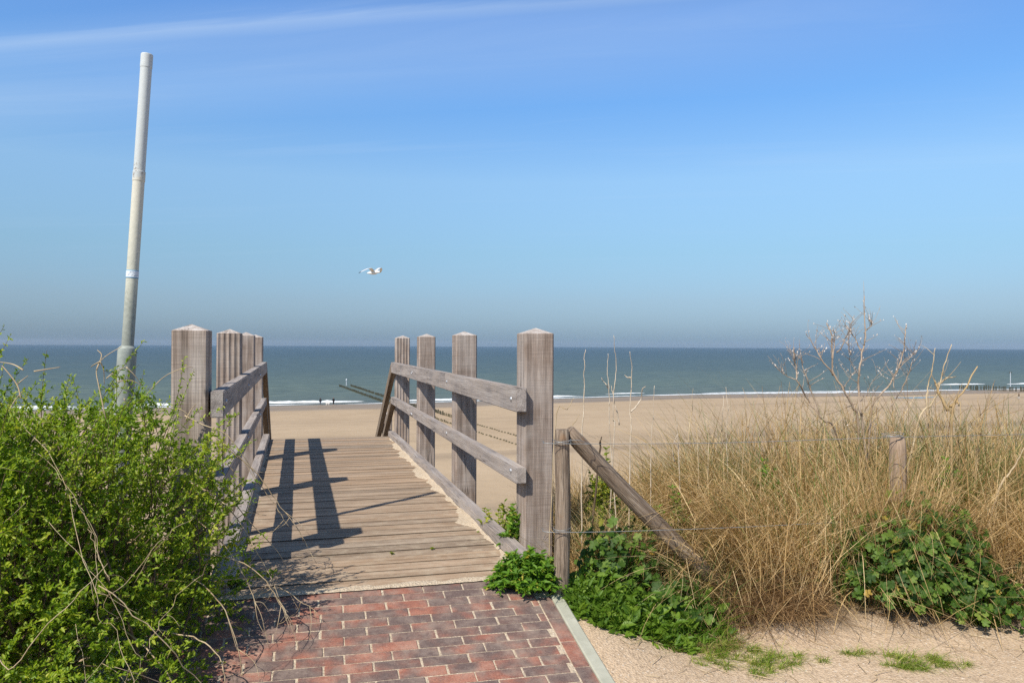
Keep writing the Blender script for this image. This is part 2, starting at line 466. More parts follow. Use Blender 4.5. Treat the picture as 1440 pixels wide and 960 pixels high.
def leaves(pos, direc, up, length, width, fold=.25, droop=.15):
    """pointed oval leaves folded along the midrib; two quads each"""
    n = len(pos)
    d = norm(direc); s = norm(np.cross(d, up)); u = np.cross(s, d)
    L = np.asarray(length).reshape(n, 1); W = np.asarray(width).reshape(n, 1)
    base = pos; tip = pos + d * L - u * L * droop
    def sd(sign, tt, ww): return pos + d * L * tt + s * sign * W * ww * .5 + u * (W * fold * ww - L * droop * tt * tt)
    r1, r2 = sd(1, .35, 1.0), sd(1, .72, .8); l1, l2 = sd(-1, .35, 1.0), sd(-1, .72, .8)
    v = np.stack([base, r1, r2, tip, l2, l1], 1).reshape(-1, 3)
    b = (np.arange(n) * 6)[:, None]
    f = np.concatenate([b + np.array([[0, 1, 2, 3]]), b + np.array([[0, 3, 4, 5]])], 1).reshape(-1, 4)
    return v, f

def lobed(pos, normal, size, lobes=5, depth=.25, rng=RNG, rim=20):
    """round lobed leaves (mallow): triangle fans with a cupped, wavy rim"""
    n = len(pos)
    nz = norm(normal)
    ref = norm(rng.normal(size=(n, 3)))
    x = norm(np.cross(nz, ref)); y = np.cross(nz, x)
    a = np.linspace(0, 2 * math.pi, rim, endpoint=False)
    rr = (1 - depth) + depth * np.abs(np.cos(a * lobes / 2.0)) ** .6
    gap = np.where(np.abs(a - math.pi) < .25, .35, 1.0)
    rr = rr * gap
    S = np.asarray(size).reshape(n, 1, 1) * .5
    cup = rng.uniform(-.05, .35, (n, 1, 1)); wave = rng.uniform(.05, .16, (n, 1, 1)); ph = rng.uniform(0, 6, (n, 1, 1))
    aa = a[None, :, None]
    ring = pos[:, None, :] + S * rr[None, :, None] * (x[:, None, :] * np.cos(aa) + y[:, None, :] * np.sin(aa)) \
        + nz[:, None, :] * S * (cup + wave * np.cos(aa * lobes + ph))
    v = np.concatenate([pos[:, None, :], ring], 1).reshape(-1, 3)
    b = (np.arange(n) * (rim + 1))[:, None, None]
    i = np.arange(rim)
    tri = np.stack([np.zeros(rim, int), 1 + i, 1 + (i + 1) % rim], -1)[None]
    return v, (b + tri).reshape(-1, 3)

def rnd_dir(n, rng=RNG):
    return norm(rng.normal(size=(n, 3)))

def local(v, loc):
    return np.asarray(v) - np.array(loc)[None, :]

def at(loc): return Matrix.Translation(Vector(loc))

# ------------------------------------------------------------------ ground, beach, sea
def ground_axis(lo, hi, fine_lo, fine_hi, step, coarse):
    a = list(np.arange(fine_lo, fine_hi, step))
    left, right = [], []
    x, st = fine_lo, step
    while x > lo:
        st = min(st * 1.25, coarse); x -= st; left.append(x)
    x, st = fine_hi, step
    while x < hi:
        right.append(x); st = min(st * 1.25, coarse); x += st
    return np.array(left[::-1] + a + right + [hi])

v, f = grid(ground_axis(-60, 60, -3.2, 6, .07, 3), ground_axis(-25, 42, 1.5, 8, .07, 1.5), terrain)
tag(link('dune_ground', np_mesh('dune_ground', v, f, True), M_SAND), kind='structure')
v, f = grid(ground_axis(-1500, 1500, -150, 190, 3, 80), np.concatenate([np.arange(18, 320, 3.0), [340, 400, 600]]),
            lambda x, y: np.where(y > 22, beach_z(x, y), beach_z(x, y) - .0))
tag(link('beach', np_mesh('beach', v, f, True), M_BEACH), kind='structure')

def sea_mat():
    m = Nodes('sea_water')
    v = m.coords('Object')
    r = m.n('ShaderNodeVectorRotate', rotation_type='Z_AXIS'); m.l(v, r.inputs['Vector']); r.inputs['Angle'].default_value = -math.atan2(.35, .937)
    sep = m.n('ShaderNodeSeparateXYZ'); m.l(r.outputs[0], sep.inputs[0])
    dist = m.math('SUBTRACT', sep.outputs[1], 190.0)
    wv = m.n('ShaderNodeMapping'); wv.inputs['Scale'].default_value = (.006, .018, 1); m.l(r.outputs[0], wv.inputs['Vector'])
    patch = m.noise(wv.outputs[0], 1.0, 4, .6)
    dn = m.math('ADD', m.math('MULTIPLY', m.math('LOGARITHM', m.math('MAXIMUM', dist, 1.0), 10.0), .25), m.math('MULTIPLY', m.math('SUBTRACT', patch, .5), .14))
    col = m.ramp(dn, [(.05, (.17, .155, .115)), (.28, (.115, .135, .105)), (.48, (.115, .145, .105)), (.60, (.080, .112, .10)), (.76, (.055, .090, .105)), (.92, (.045, .090, .125))])
    w1 = m.n('ShaderNodeMapping'); w1.inputs['Scale'].default_value = (.14, .40, 1); m.l(r.outputs[0], w1.inputs['Vector'])
    w2 = m.n('ShaderNodeMapping'); w2.inputs['Scale'].default_value = (.022, .06, 1); m.l(r.outputs[0], w2.inputs['Vector'])
    n1 = m.noise(w1.outputs[0], 1.0, 4, .6, .4); n2 = m.noise(w2.outputs[0], 1.0, 4, .6, .3)
    col = m.mix(m.math('MULTIPLY', m.ramp(n1, [(.40, 1.0), (.56, 0.0)]), .40), col, (.018, .038, .045))
    col = m.mix(m.math('MULTIPLY', m.ramp(n1, [(.60, 0.0), (.74, 1.0)]), .26), col, (.22, .26, .25))
    fleck = m.ramp(m.noise(w1.outputs[0], 2.6, 2, .5), [(.76, 0.0), (.79, 1.0)])
    col = m.mix(m.math('MULTIPLY', fleck, .35), col, (.5, .54, .54))
    nb = m.bump(m.math('ADD', m.math('MULTIPLY', n1, .5), m.math('MULTIPLY', n2, 2.0)), 1.0, .6)
    b = m.principled(col, .45, .09, nb)
    return m.done(b)
M_SEA = sea_mat()
bm = bmesh.new()
rings = [0, 30, 60, 120, 250, 500, 1000, 2000, 4000, 6600]
NS = 96
rv = []
for k, rr in enumerate(rings[1:]):
    rv.append([bm.verts.new((rr * math.cos(2 * math.pi * i / NS), 260 + rr * math.sin(2 * math.pi * i / NS), SEA_Z)) for i in range(NS)])
bm.faces.new(rv[0])
for a, b in zip(rv[:-1], rv[1:]):
    for i in range(NS):
        bm.faces.new((a[i], b[i], b[(i + 1) % NS], a[(i + 1) % NS]))
tag(link('sea', bm_mesh('sea', bm), M_SEA), kind='structure')

pc = np.array([113.0, 219.0]); rows = []; f = []
for k in range(5):
    for i_ in range(40):
        a_ = 2 * math.pi * i_ / 40; rr_ = (k + .02) / 4.0 * (1 + .22 * math.sin(3 * a_ + 1) + .1 * math.sin(7 * a_))
        dx_, dy_ = 7.0 * rr_ * math.cos(a_), 2.6 * rr_ * math.sin(a_)
        rows.append((pc[0] + dx_ * .937 - dy_ * .35, pc[1] + dx_ * .35 + dy_ * .937, 0))
rows = np.array(rows); rows[:, 2] = beach_z(rows[:, 0], rows[:, 1]) + .03
for k in range(4):
    for i_ in range(40): f.append([k * 40 + i_, k * 40 + (i_ + 1) % 40, (k + 1) * 40 + (i_ + 1) % 40, (k + 1) * 40 + i_])
pm = Nodes('pool_water')
tag(link('tide_pool_water', np_mesh('tide_pool_water', rows, f, True), pm.done(pm.principled((.10, .13, .14), .12, .5))), kind='structure')
M_FOAM = simple_mat('sea_foam', (.62, .64, .63), (.86, .87, .86), 1.2, .8, .2, bump=.5, bd=.15)
def shore_pt(x, off):
    """a point OFF metres seaward of the waterline"""
    d0 = 191.5 + 7 * math.exp(-((x - 65) / 45.0) ** 2) + 1.5 * math.sin(x / 19.0)
    return np.array([x - .35 * off, (d0 + .35 * x) / .937 + .937 * off, SEA_Z])
def foam_line(x0, x1, off, width, height, rng):
    xs = np.arange(x0, x1, 1.1); n = len(xs)
    e = np.minimum(1, np.minimum(np.arange(n), np.arange(n)[::-1]) / 7.0) ** .7
    wig = np.cumsum(rng.normal(0, .16, n)); wig -= np.linspace(wig[0], wig[-1], n)
    wv = width * e * (0.65 + .5 * np.abs(np.convolve(rng.normal(0, 1, n), np.ones(5) / 3, 'same')))
    hv = height * e * rng.uniform(.6, 1.1, n)
    rows = []
    for x, o, w, h in zip(xs, off + wig, wv, hv):
        c = shore_pt(x, o)
        for k, (dn, dz) in enumerate(((-1.0, -.02), (-.6, .35), (-.1, 1.0), (.4, .75), (1.0, -.02))):
            rows.append(c + np.array([-.35, .937, 0]) * dn * w * .5 + np.array([0, 0, dz * h + .012]))
    v = np.array(rows); f = []
    for i in range(n - 1):
        for k in range(4):
            a = i * 5 + k; f.append([a, a + 5, a + 6, a + 1])
    return v, np.array(f)
rng = np.random.default_rng(3)
def add_foam(segs, label):
    v, f = join_np([foam_line(*s, rng) for s in segs])
    o = link('breaking_wave', np_mesh('breaking_wave', v, f, True), M_FOAM)
    tag(o, label, 'wave', None, 'structure')
add_foam([(-88, -34, 9.5, 2.6, .55), (-200, -95, 8, 2.2, .6)], None)
add_foam([(-28, 22, 9.0, 1.9, .36), (32, 46, 12, 1.6, .36), (5, 24, 7, 1.0, .16)], None)
add_foam([(176, 200, 34, 2.0, .42), (206, 300, 31, 1.9, .40)], None)
add_foam([(-120, -46, 3.0, 1.6, .10), (-40, 40, 2.5, 1.5, .10), (38, 160, 3.0, 3.0, .12), (-200, -125, 2.5, 1.6, .1), (60, 120, 6.5, 2.2, .16), (160, 300, 3.0, 1.6, .1)], None)

# ------------------------------------------------------------------ brick path and kerb
KDIR = Vector((-math.sin(R(13.4)), math.cos(R(13.4)), 0))     # the kerb's own direction
KP = Vector((0.219, 4.19, 0))                               # a point on the kerb's inner edge
KNORM = Vector((KDIR.y, -KDIR.x, 0))
def kerb_dist(p): return (Vector((p[0], p[1], 0)) - KP).dot(KNORM)
BTH = R(14.2)
BA = Vector((-math.sin(BTH), math.cos(BTH), 0)); BC = Vector((math.cos(BTH), math.sin(BTH), 0))
BO = P(S0 - .012, 0, 0)
def path_z(x, y):
    s, c = sc_of(x, y)
    return float(ramp_z(S0 - s)) - 0.006

def brick_poly(bm, poly, zoff):
    """one paver: a bevelled slab with the outline POLY (world xy, counter-clockwise)"""
    c = sum((Vector(p) for p in poly), Vector((0, 0))) / len(poly)
    tilt = (random.gauss(0, .004), random.gauss(0, .004))
    def pt(p, inset, dz):
        q = Vector(p)
        d = c - q
        q = q + d.normalized() * min(inset * 1.0, d.length * .3)
        return bm.verts.new((q.x, q.y, path_z(q.x, q.y) + zoff + dz + (q.x - c.x) * tilt[0] + (q.y - c.y) * tilt[1]))
    n = len(poly)
    top = [pt(p, .004, 0) for p in poly]; mid = [pt(p, 0, -.004) for p in poly]; bot = [pt(p, 0, -.022) for p in poly]
    bm.faces.new(top)
    for a, b in ((mid, top), (bot, mid)):
        for i in range(n):
            bm.faces.new((a[i], a[(i + 1) % n], b[(i + 1) % n], b[i]))

def clip_poly(poly, n, d):
    """keep the side where n.p <= d"""
    out = []
    for i in range(len(poly)):
        a, b = Vector(poly[i]), Vector(poly[(i + 1) % len(poly)])
        da, db = a.dot(n) - d, b.dot(n) - d
        if da <= 0: out.append(a)
        if (da < 0) != (db < 0) and abs(da - db) > 1e-9:
            out.append(a + (b - a) * (da / (da - db)))
    return out
bm = bmesh.new()
BL, BW, J = .2095, .068, .0072
kn2 = Vector((KNORM.x, KNORM.y)); kd2 = Vector((KDIR.x, KDIR.y))
kin = Vector((KP.x, KP.y)).dot(kn2)
border_in = kin - .080
for row in range(52):
    off = (row % 2) * .5 * (BL + J) + random.uniform(-.012, .012)
    t0 = -row * (BW + J) - BW
    for k in range(-7, 9):
        u0 = k * (BL + J) + off + random.uniform(-.002, .002)
        if u0 < -1.25: continue
        rr = lambda: random.uniform(-.0012, .0012)
        quad = []
        for (du, dt) in ((0, 0), (BL, 0), (BL, BW), (0, BW)):
            p = BO + BC * (u0 + du + rr()) + BA * (t0 + dt + rr())
            quad.append(Vector((p.x, p.y)))
        poly = clip_poly(quad, kn2, border_in - J * .25)
        poly = clip_poly(poly, Vector((AX.x, AX.y)), Vector((ORG.x, ORG.y)).dot(Vector((AX.x, AX.y))) + S0 - .006)
        if len(poly) < 3: continue
        area = abs(sum(poly[i].x * poly[(i + 1) % len(poly)].y - poly[(i + 1) % len(poly)].x * poly[i].y for i in range(len(poly)))) / 2
        if area < .0016: continue
        brick_poly(bm, poly, random.gauss(0, .0005))
for k in range(22):                                          # the border course along the kerb
    a = .02 - k * (BL + J)
    quad = []
    for (dn, dk) in ((-.074, -BL), (-.002, -BL), (-.002, 0), (-.074, 0)):
        p = KP + KNORM * dn + KDIR * (a + dk); quad.append(Vector((p.x, p.y)))
    poly = clip_poly(quad, Vector((AX.x, AX.y)), Vector((ORG.x, ORG.y)).dot(Vector((AX.x, AX.y))) + S0 - .006)
    if len(poly) >= 3: brick_poly(bm, poly, 0.001)
bmesh.ops.recalc_face_normals(bm, faces=list(bm.faces))
tag(link('brick_path', bm_mesh('brick_path', bm), M_BRICK), kind='structure')
# jointing sand under and between the pavers
ts = np.linspace(0.0, 4.3, 60)
v = []
for t in ts:
    p = P(S0 - .002 - t, 0, 0)
    l = P(S0 - .002 - t, -1.32, 0)
    q = KP + KDIR * ((p - KP).dot(KDIR))
    # right end: where this cross line meets the kerb
    lam = -((l - KP).dot(KNORM)) / CX.dot(KNORM)
    r_ = l + CX * lam
    for w in np.linspace(0, 1, 24):
        e = l.lerp(r_, w)
        v.append((e.x, e.y, path_z(e.x, e.y) - .0034 + random.gauss(0, .0005)))
f = []
for i in range(len(ts) - 1):
    for k in range(23):
        a = i * 24 + k; f.append([a, a + 24, a + 25, a + 1])
tag(link('path_joint_sand', np_mesh('path_joint_sand', v, f, True), M_DRIFT), kind='structure')
# concrete kerb strips butted end to end
bm = bmesh.new()
k0 = .02
for k in range(5):
    la, lb = k0 - k * 1.0, k0 - k * 1.0 - .994
    secs = []
    for t in np.linspace(la, lb, 9):
        p = KP + KDIR * t
        z = path_z(p.x, p.y) + .010
        prof = ((.0, -.2), (.0, -.006), (.006, 0), (.058, 0), (.066, -.008), (.066, -.2))
        secs.append([bm.verts.new((p.x + KNORM.x * a, p.y + KNORM.y * a, z + b)) for a, b in prof])
    for A, B in zip(secs[:-1], secs[1:]):
        for i in range(5): bm.faces.new((A[i], A[i + 1], B[i + 1], B[i]))
    bm.faces.new(secs[0]); bm.faces.new(secs[-1][::-1])
bmesh.ops.recalc_face_normals(bm, faces=list(bm.faces))
tag(link('kerb', bm_mesh('kerb', bm), M_KERB), kind='structure')

# ------------------------------------------------------------------ the boardwalk
bw = empty('boardwalk', P(S0, 0, 0), 'grey weathered timber boardwalk with post and rail sides leading from the brick path seawards', 'boardwalk')
DM = Matrix((AX, CX * -1, Vector((0, 0, 1)))).transposed().to_4x4(); DM.translation = P(0, 0, 0)
bm = bmesh.new()
s = S0
k = 0
while s < S1 - .02:
    w = .142 if k > 0 else .145
    w = min(w, S1 - s)
    dz = random.gauss(0, .0018)
    ends = (random.uniform(-.012, .012), random.uniform(-.012, .012))
    res = bmesh.ops.create_cube(bm, size=1)
    sk = random.gauss(0, .0016); gap = random.choice((.0045, .006, .007, .009, .0105)) * (1.0 if s < .8 else .48)
    for vv in res['verts']:
        vv.co = Vector((s + (vv.co.x + .5) * (w - gap) + (sk if vv.co.y > 0 else -sk), vv.co.y * 1.76 + (ends[0] if vv.co.y > 0 else ends[1]), -.0225 + vv.co.z * .045 + dz + vv.co.y * random.gauss(0, .0015)))
    s += w; k += 1
bmesh.ops.bevel(bm, geom=list(bm.edges), offset=.0025, segments=2, affect='EDGES')
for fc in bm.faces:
    if abs(fc.normal.x) > .8: fc.material_index = 1  # plank side faces get a darker colour so the gaps read as dark lines
M_GAP = simple_mat('dark_board_edge', (.022, .017, .013), (.06, .045, .032), 20, .95, .05)
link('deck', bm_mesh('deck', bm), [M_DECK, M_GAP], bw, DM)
for c in (-.65, 0.0, .65):
    timber('joist', P(S0 + .02, c, -.125), P(S1 - .01, c, -.125), .075, .15, M_RAIL, bw)
for c, e in ((-.845, -1), (.845, 1)):
    timber('kerb_board', P(S0 + .04, c, .040), P(S1 - .01, c, .040), .088, .075, M_RAIL, bw, bevel=.008)

def post_mesh(name, h, below, w, flutes=0, chamf=.012):
    """square post, local X up; a low pyramid on top; optional flutes cut in its sides"""
    r = w / 2
    prof = []
    cor = [(r, r), (-r, r), (-r, -r), (r, -r)]
    for i in range(4):
        a = Vector(cor[i]); b = Vector(cor[(i + 1) % 4]); d = (b - a).normalized(); nrm = Vector((d.y, -d.x))
        if flutes:
            K = 40
            for q in range(K + 1):
                t = chamf + (w - 2 * chamf) * q / K
                dep = .0085 * (0.5 - .5 * math.cos(2 * math.pi * flutes * q / K)) ** .7
                prof.append(a + d * t - nrm * dep)
        else:
            prof.append(a + d * chamf); prof.append(a + d * (w - chamf))
    bm = bmesh.new()
    rings = []
    levels = [(-below, 1.0), (h - .004, 1.0), (h, .975)]
    for x, sc in levels:
        rings.append([bm.verts.new((x, p.x * sc, p.y * sc)) for p in prof])
    apex = bm.verts.new((h + .036, random.uniform(-.006, .006), random.uniform(-.006, .006)))
    n = len(prof)
    for A, B in zip(rings[:-1], rings[1:]):
        for i in range(n):
            bm.faces.new((A[i], A[(i + 1) % n], B[(i + 1) % n], B[i]))
    bm.faces.new(rings[0][::-1])
    for i in range(n):
        fc = bm.faces.new((rings[-1][i], rings[-1][(i + 1) % n], apex)); fc.material_index = 1
    bmesh.ops.recalc_face_normals(bm, faces=list(bm.faces))
    return bm_mesh(name, bm)

def bolt_mesh(r=.016, t=.009):
    bm = bmesh.new()
    bmesh.ops.create_uvsphere(bm, u_segments=10, v_segments=6, radius=1)
    for vv in bm.verts: vv.co = Vector((vv.co.x * r, vv.co.y * r, vv.co.z * t))
    return bm_mesh('bolt', bm, True)

POST_W = .193
UPM = Matrix(((0, 0, 1), (1, 0, 0), (0, 1, 0))).transposed()   # local X -> world Z
SP = 2.18
post_s = [0.0, SP, 2 * SP, 3 * SP - .02]
for side in (-1, 1):
    for i, sp in enumerate(post_s):
        fl = 4 if (side, i) in ((-1, 1), (1, 3)) else 0
        me = post_mesh('post', 1.378 + random.uniform(-.004, .004) + .006 * i, 1.5 + .9 * i, POST_W, fl)
        # local X is up, Y across, Z along
        Mx = Matrix((Vector((0, 0, 1)), CX, AX)).transposed().to_4x4()
        Mx = Mx @ Matrix.Rotation(R(random.uniform(-.35, .35)), 4, 'Y') @ Matrix.Rotation(R(random.uniform(-.8, .8)), 4, 'X')
        Mx.translation = P(sp, side * 1.012 + (0 if side > 0 else (-.018 if i == 0 else .014)), 0)
        po = link('post', me, [M_POST, M_CAP], bw, Mx)
        for zz in (.965, .50):                                # nut of the through bolt on the outer face
            if side == 1:
                Mb = Matrix((AX, Vector((0, 0, 1)), CX)).transposed().to_4x4(); Mb.translation = P(sp, side * (1.012 + POST_W / 2 + .004), zz - .05)
                link('nut', bolt_mesh(.017, .014), M_NUT, po, Mb)

KNEE = S1 + .06
def rail(side, ztop, hgt, name, joints):
    c = side * (1.012 - POST_W / 2 - .035)
    s_a = -POST_W / 2 - .05
    stops = [s_a] + joints + [KNEE]
    for k in range(len(stops) - 1):
        a, b = stops[k], stops[k + 1]
        g = .0025
        o = timber(name, P(a + (g if k else 0), c, ztop - hgt / 2 + .006 * k), P(b - g, c, ztop - hgt / 2 + .006 * k + .004), .070, hgt, M_RAIL, bw, bevel=.005)
        for sp in post_s:
            if a <= sp + .02 < b:
                for ds in ((-.035,) if k % 2 == 0 else (-.03, .03)):
                    Mb = Matrix((AX, Vector((0, 0, 1)), CX)).transposed().to_4x4(); Mb.translation = P(sp + ds, c - side * .036, ztop - hgt / 2 + random.uniform(-.02, .02))
                    link('bolt', bolt_mesh(), M_BOLT, o, Mb)
rail(1, 1.037, .149, 'top_rail', [2 * SP - 2.1])
rail(1, .545, .098, 'lower_rail', [2 * SP - .1])
rail(-1, 1.037, .149, 'top_rail', [SP + .1, 2 * SP + .1])
rail(-1, .545, .098, 'lower_rail', [SP + .1, 2 * SP + .1])
for i, sp in enumerate(post_s):
    timber('cross_beam', P(sp + .17, -1.0, -.275), P(sp + .17, 1.0, -.275), .12, .15, M_RAIL, bw)

# ------------------------------------------------------------------ stairs down the dune
st = empty('beach_staircase', P(S1, 0, -.02), 'timber staircase with sloping handrails going down from the far end of the boardwalk', 'staircase')
SL = math.tan(R(30))
def stair_line(ds, c, z): return P(S1 + ds, c, z - ds * SL)
for side in (-1, 1):
    c = side * (1.012 - POST_W / 2 - .035)
    for zt, hh in ((1.037 + .022, .149), (.545 + .017, .10)):
        timber('stair_handrail', stair_line(.068, c, zt - hh * .5 + .02), stair_line(7.0, c, zt - hh * .5 + .02), .068, hh * .95, [M_STAIR], st, bevel=.005)
    timber('stringer', stair_line(.03, side * .82, -.20), stair_line(18.0, side * .82, -.20), .06, .24, M_STAIR, st)
    for ds in (1.9, 4.0, 6.1):
        me = post_mesh('stair_post', 1.25, 1.6, .15)
        Mx = Matrix((Vector((0, 0, 1)), CX, AX)).transposed().to_4x4(); Mx.translation = stair_line(ds, side * 1.0, 0)
        link('stair_post', me, [M_POST, M_CAP], st, Mx)
for k in range(58):
    ds = .02 + k * .30
    a = P(S1 + ds + .16, -.785, -.175 - ds * SL); b = P(S1 + ds + .16, .785, -.175 - ds * SL)
    timber('step', a, b, .29, .05, M_DECK if False else M_STAIR, st, bevel=.004)

# sand caught against the right hand kerb board
def drift_strip(c0, sgn, s_a, s_b, wmax, rng):
    ss = np.linspace(s_a, s_b, 240); rows = []
    nzz = np.convolve(rng.normal(0, 1, len(ss) + 20), np.hanning(15) / 3.2, 'same')[10:10 + len(ss)]
    wv = wmax * np.clip(.45 + .30 * nzz, .12, 1.1) * np.clip((ss - s_a) / .25, .15, 1) * np.clip((s_b - ss) / 1.5, .25, 1)
    wv = wv + rng.normal(0, .006, len(ss))
    for s_, w in zip(ss, wv):
        for q in np.linspace(0, 1, 6):
            h = .020 * (1 - q) ** 1.4 * min(1, w / .08) + .0012 - (.006 if q == 1 else 0)
            p = P(s_, c0 - sgn * w * q, h + rng.normal(0, .0008)); rows.append(p[:])
    n = len(ss); f = []
    for i in range(n - 1):
        for k in range(5):
            a = i * 6 + k; f.append([a, a + 1, a + 7, a + 6])
    return np.array(rows), np.array(f)
rng = np.random.default_rng(5)
parts = [drift_strip(.802, 1, S0 + .02, 6.2, .15, rng), drift_strip(-.802, -1, S0 + .02, 5.5, .07, rng)]
# the sandy line where the deck meets the bricks
cs = np.linspace(-.92, .84, 80); rows = []
for c in cs:
    w = .020 + .016 * abs(math.sin(c * 9)) + rng.uniform(0, .012)
    for q in (0, .35, .7, 1):
        s_ = S0 - .028 + w * 1.7 * q
        p = P(s_, c, (.004 if q in (.35,) else .0005) - .004 * (q == 0) + rng.normal(0, .0006)); rows.append(p[:])
f = []
for i in range(79):
    for k in range(3):
        a = i * 4 + k; f.append([a, a + 4, a + 5, a + 1])
parts.append((np.array(rows), np.array(f)))
v, f = join_np(parts)
tag(link('drift_sand', np_mesh('drift_sand', v, f, True), M_DRIFT), kind='stuff')

# ------------------------------------------------------------------ the white pole
PB = Vector((-2.27, 4.62, float(terrain(-2.27, 4.62))))
def px_pt(px, py, Y):
    """world point seen at a photo pixel, at depth Y (used once to read positions off the photograph)"""
    return np.array([(px - 720) / 1100.0 * Y, Y, 1.3 + (485.1 + .0047 * (px - 720) - py) / 1100.0 * Y])
p_top = px_pt(204, 76, 4.68); p_sock = px_pt(179.5, 487, 4.64)
axis = p_top - p_sock; axis /= np.linalg.norm(axis)
p_base = p_sock - axis * (p_sock[2] - PB.z + .3) / axis[2]
wp = empty('pole', (p_base[0], p_base[1], PB.z), 'tall pale painted metal pole leaning slightly, standing in a wider socket behind the green shrub', 'pole')
def pole_mat():
    m = Nodes('pole_paint'); v = m.coords('Object'); sep = m.n('ShaderNodeSeparateXYZ'); m.l(v, sep.inputs[0])
    h = m.math('ADD', sep.outputs[0], m.math('MULTIPLY', m.math('SUBTRACT', m.noise(v, 9, 5, .7), .5), .22))
    f = m.math('MULTIPLY', h, .5)
    base = m.ramp(f, [(0.0, (.29, .30, .26)), (.10, (.36, .37, .31)), (.20, (.55, .54, .44)), (.40, (.62, .59, .48)), (.502, (.62, .59, .49)), (.515, (.52, .55, .53)), (.9, (.54, .57, .56))])
    grime = m.ramp(m.noise(v, 38, 5, .75), [(.45, 0.0), (.62, 1.0)])
    amt = m.ramp(f, [(0.0, .55), (.16, .4), (.30, .14), (.55, .07), (.9, .05)])
    col = m.mix(m.math('MULTIPLY', grime, amt), base, (.20, .21, .175))
    rust = m.math('MULTIPLY', m.ramp(m.noise(v, 55, 4, .7), [(.55, 0.0), (.63, 1.0)]), m.ramp(f, [(.495, 0.0), (.505, .8), (.535, .8), (.545, 0.0)]))
    col = m.mix(rust, col, (.18, .11, .06))
    return m.done(m.principled(col, .55, .35, m.bump(m.noise(v, 60, 4, .6), .25, .003)))
M_POLE = pole_mat()
L = float(np.linalg.norm(p_top - p_sock))
Mp, _ = frame_from(p_sock, p_top)
Mp.translation = Vector(p_sock)
def lathe(name, prof, n=24):
    bm = bmesh.new(); rings = []
    q = [prof[0]]
    for (xa, ra), (xb, rb) in zip(prof[:-1], prof[1:]):
        if abs(xb - xa) > .015:
            e = .003 / abs(xb - xa)
            q += [(xa + (xb - xa) * e, ra + (rb - ra) * e), (xb - (xb - xa) * e, rb - (rb - ra) * e)]
        q.append((xb, rb))
    prof = q
    for x, r in prof:
        rings.append([bm.verts.new((x, r * math.cos(2 * math.pi * i / n), r * math.sin(2 * math.pi * i / n))) for i in range(n)])
    for A, B in zip(rings[:-1], rings[1:]):
        for i in range(n): bm.faces.new((A[i], A[(i + 1) % n], B[(i + 1) % n], B[i]))
    bm.faces.new(rings[0][::-1]); bm.faces.new(rings[-1])
    bmesh.ops.recalc_face_normals(bm, faces=list(bm.faces))
    me = bm_mesh(name, bm)
    for p in me.polygons: p.use_smooth = len(p.vertices) == 4
    return me
RP = .0325
mid = L * (487 - 249) / (487 - 76.0)
link('pole_tube', lathe('pole_tube', [(-.05, RP * 1.04), (mid - .03, RP * 1.03), (mid - .028, RP * 1.09), (mid + .03, RP * 1.09), (mid + .032, RP), (L - .085, RP), (L - .083, RP * 1.05), (L - .004, RP * 1.05), (L, RP * .98)]), M_POLE, wp, Mp)
M_SOCK = simple_mat('galvanised_socket', (.25, .27, .235), (.40, .42, .37), 14, .6, .35, .1, detail=7)
link('socket', lathe('socket', [(-2.4, .0525), (-.03, .0525), (-.012, .0505), (-.002, .042), (0.004, .034)]), M_SOCK, wp, Mp)
def sticker_mat():
    m = Nodes('faded_sticker'); v = m.coords('Object'); sep = m.n('ShaderNodeSeparateXYZ'); m.l(v, sep.inputs[0])
    h = m.math('MULTIPLY', m.math('ADD', sep.outputs[0], .024), 1 / .048)
    col = m.ramp(h, [(0, (.16, .33, .48)), (.13, (.16, .33, .48)), (.17, (.80, .84, .86)), (.86, (.80, .84, .86)), (.90, (.20, .38, .52))])
    ang = m.math('ARCTAN2', sep.outputs[2], sep.outputs[1])
    cmb = m.n('ShaderNodeCombineXYZ'); m.l(m.math('MULTIPLY', ang, 6.0), cmb.inputs[0]); m.l(m.math('MULTIPLY', sep.outputs[0], 95.0), cmb.inputs[1])
    marks = m.ramp(m.noise(cmb.outputs[0], 1.4, 1, .5), [(.52, 0.0), (.56, 1.0)])
    band = m.ramp(h, [(.22, 0.0), (.25, 1.0), (.47, 1.0), (.50, 0.0), (.54, 0.0), (.57, 1.0), (.78, 1.0), (.81, 0.0)])
    col = m.mix(m.math('MULTIPLY', m.math('MULTIPLY', marks, band), .7), col, (.07, .12, .20))
    return m.done(m.principled(col, .5, .3))
ms = L * (487 - 386.5) / (487 - 76.0)
link('sticker', lathe('sticker', [(-.024, RP * 1.045), (-.0235, RP * 1.075), (.0235, RP * 1.075), (.024, RP * 1.045)]), sticker_mat(), wp, Mp @ Matrix.Translation((ms, 0, 0)))

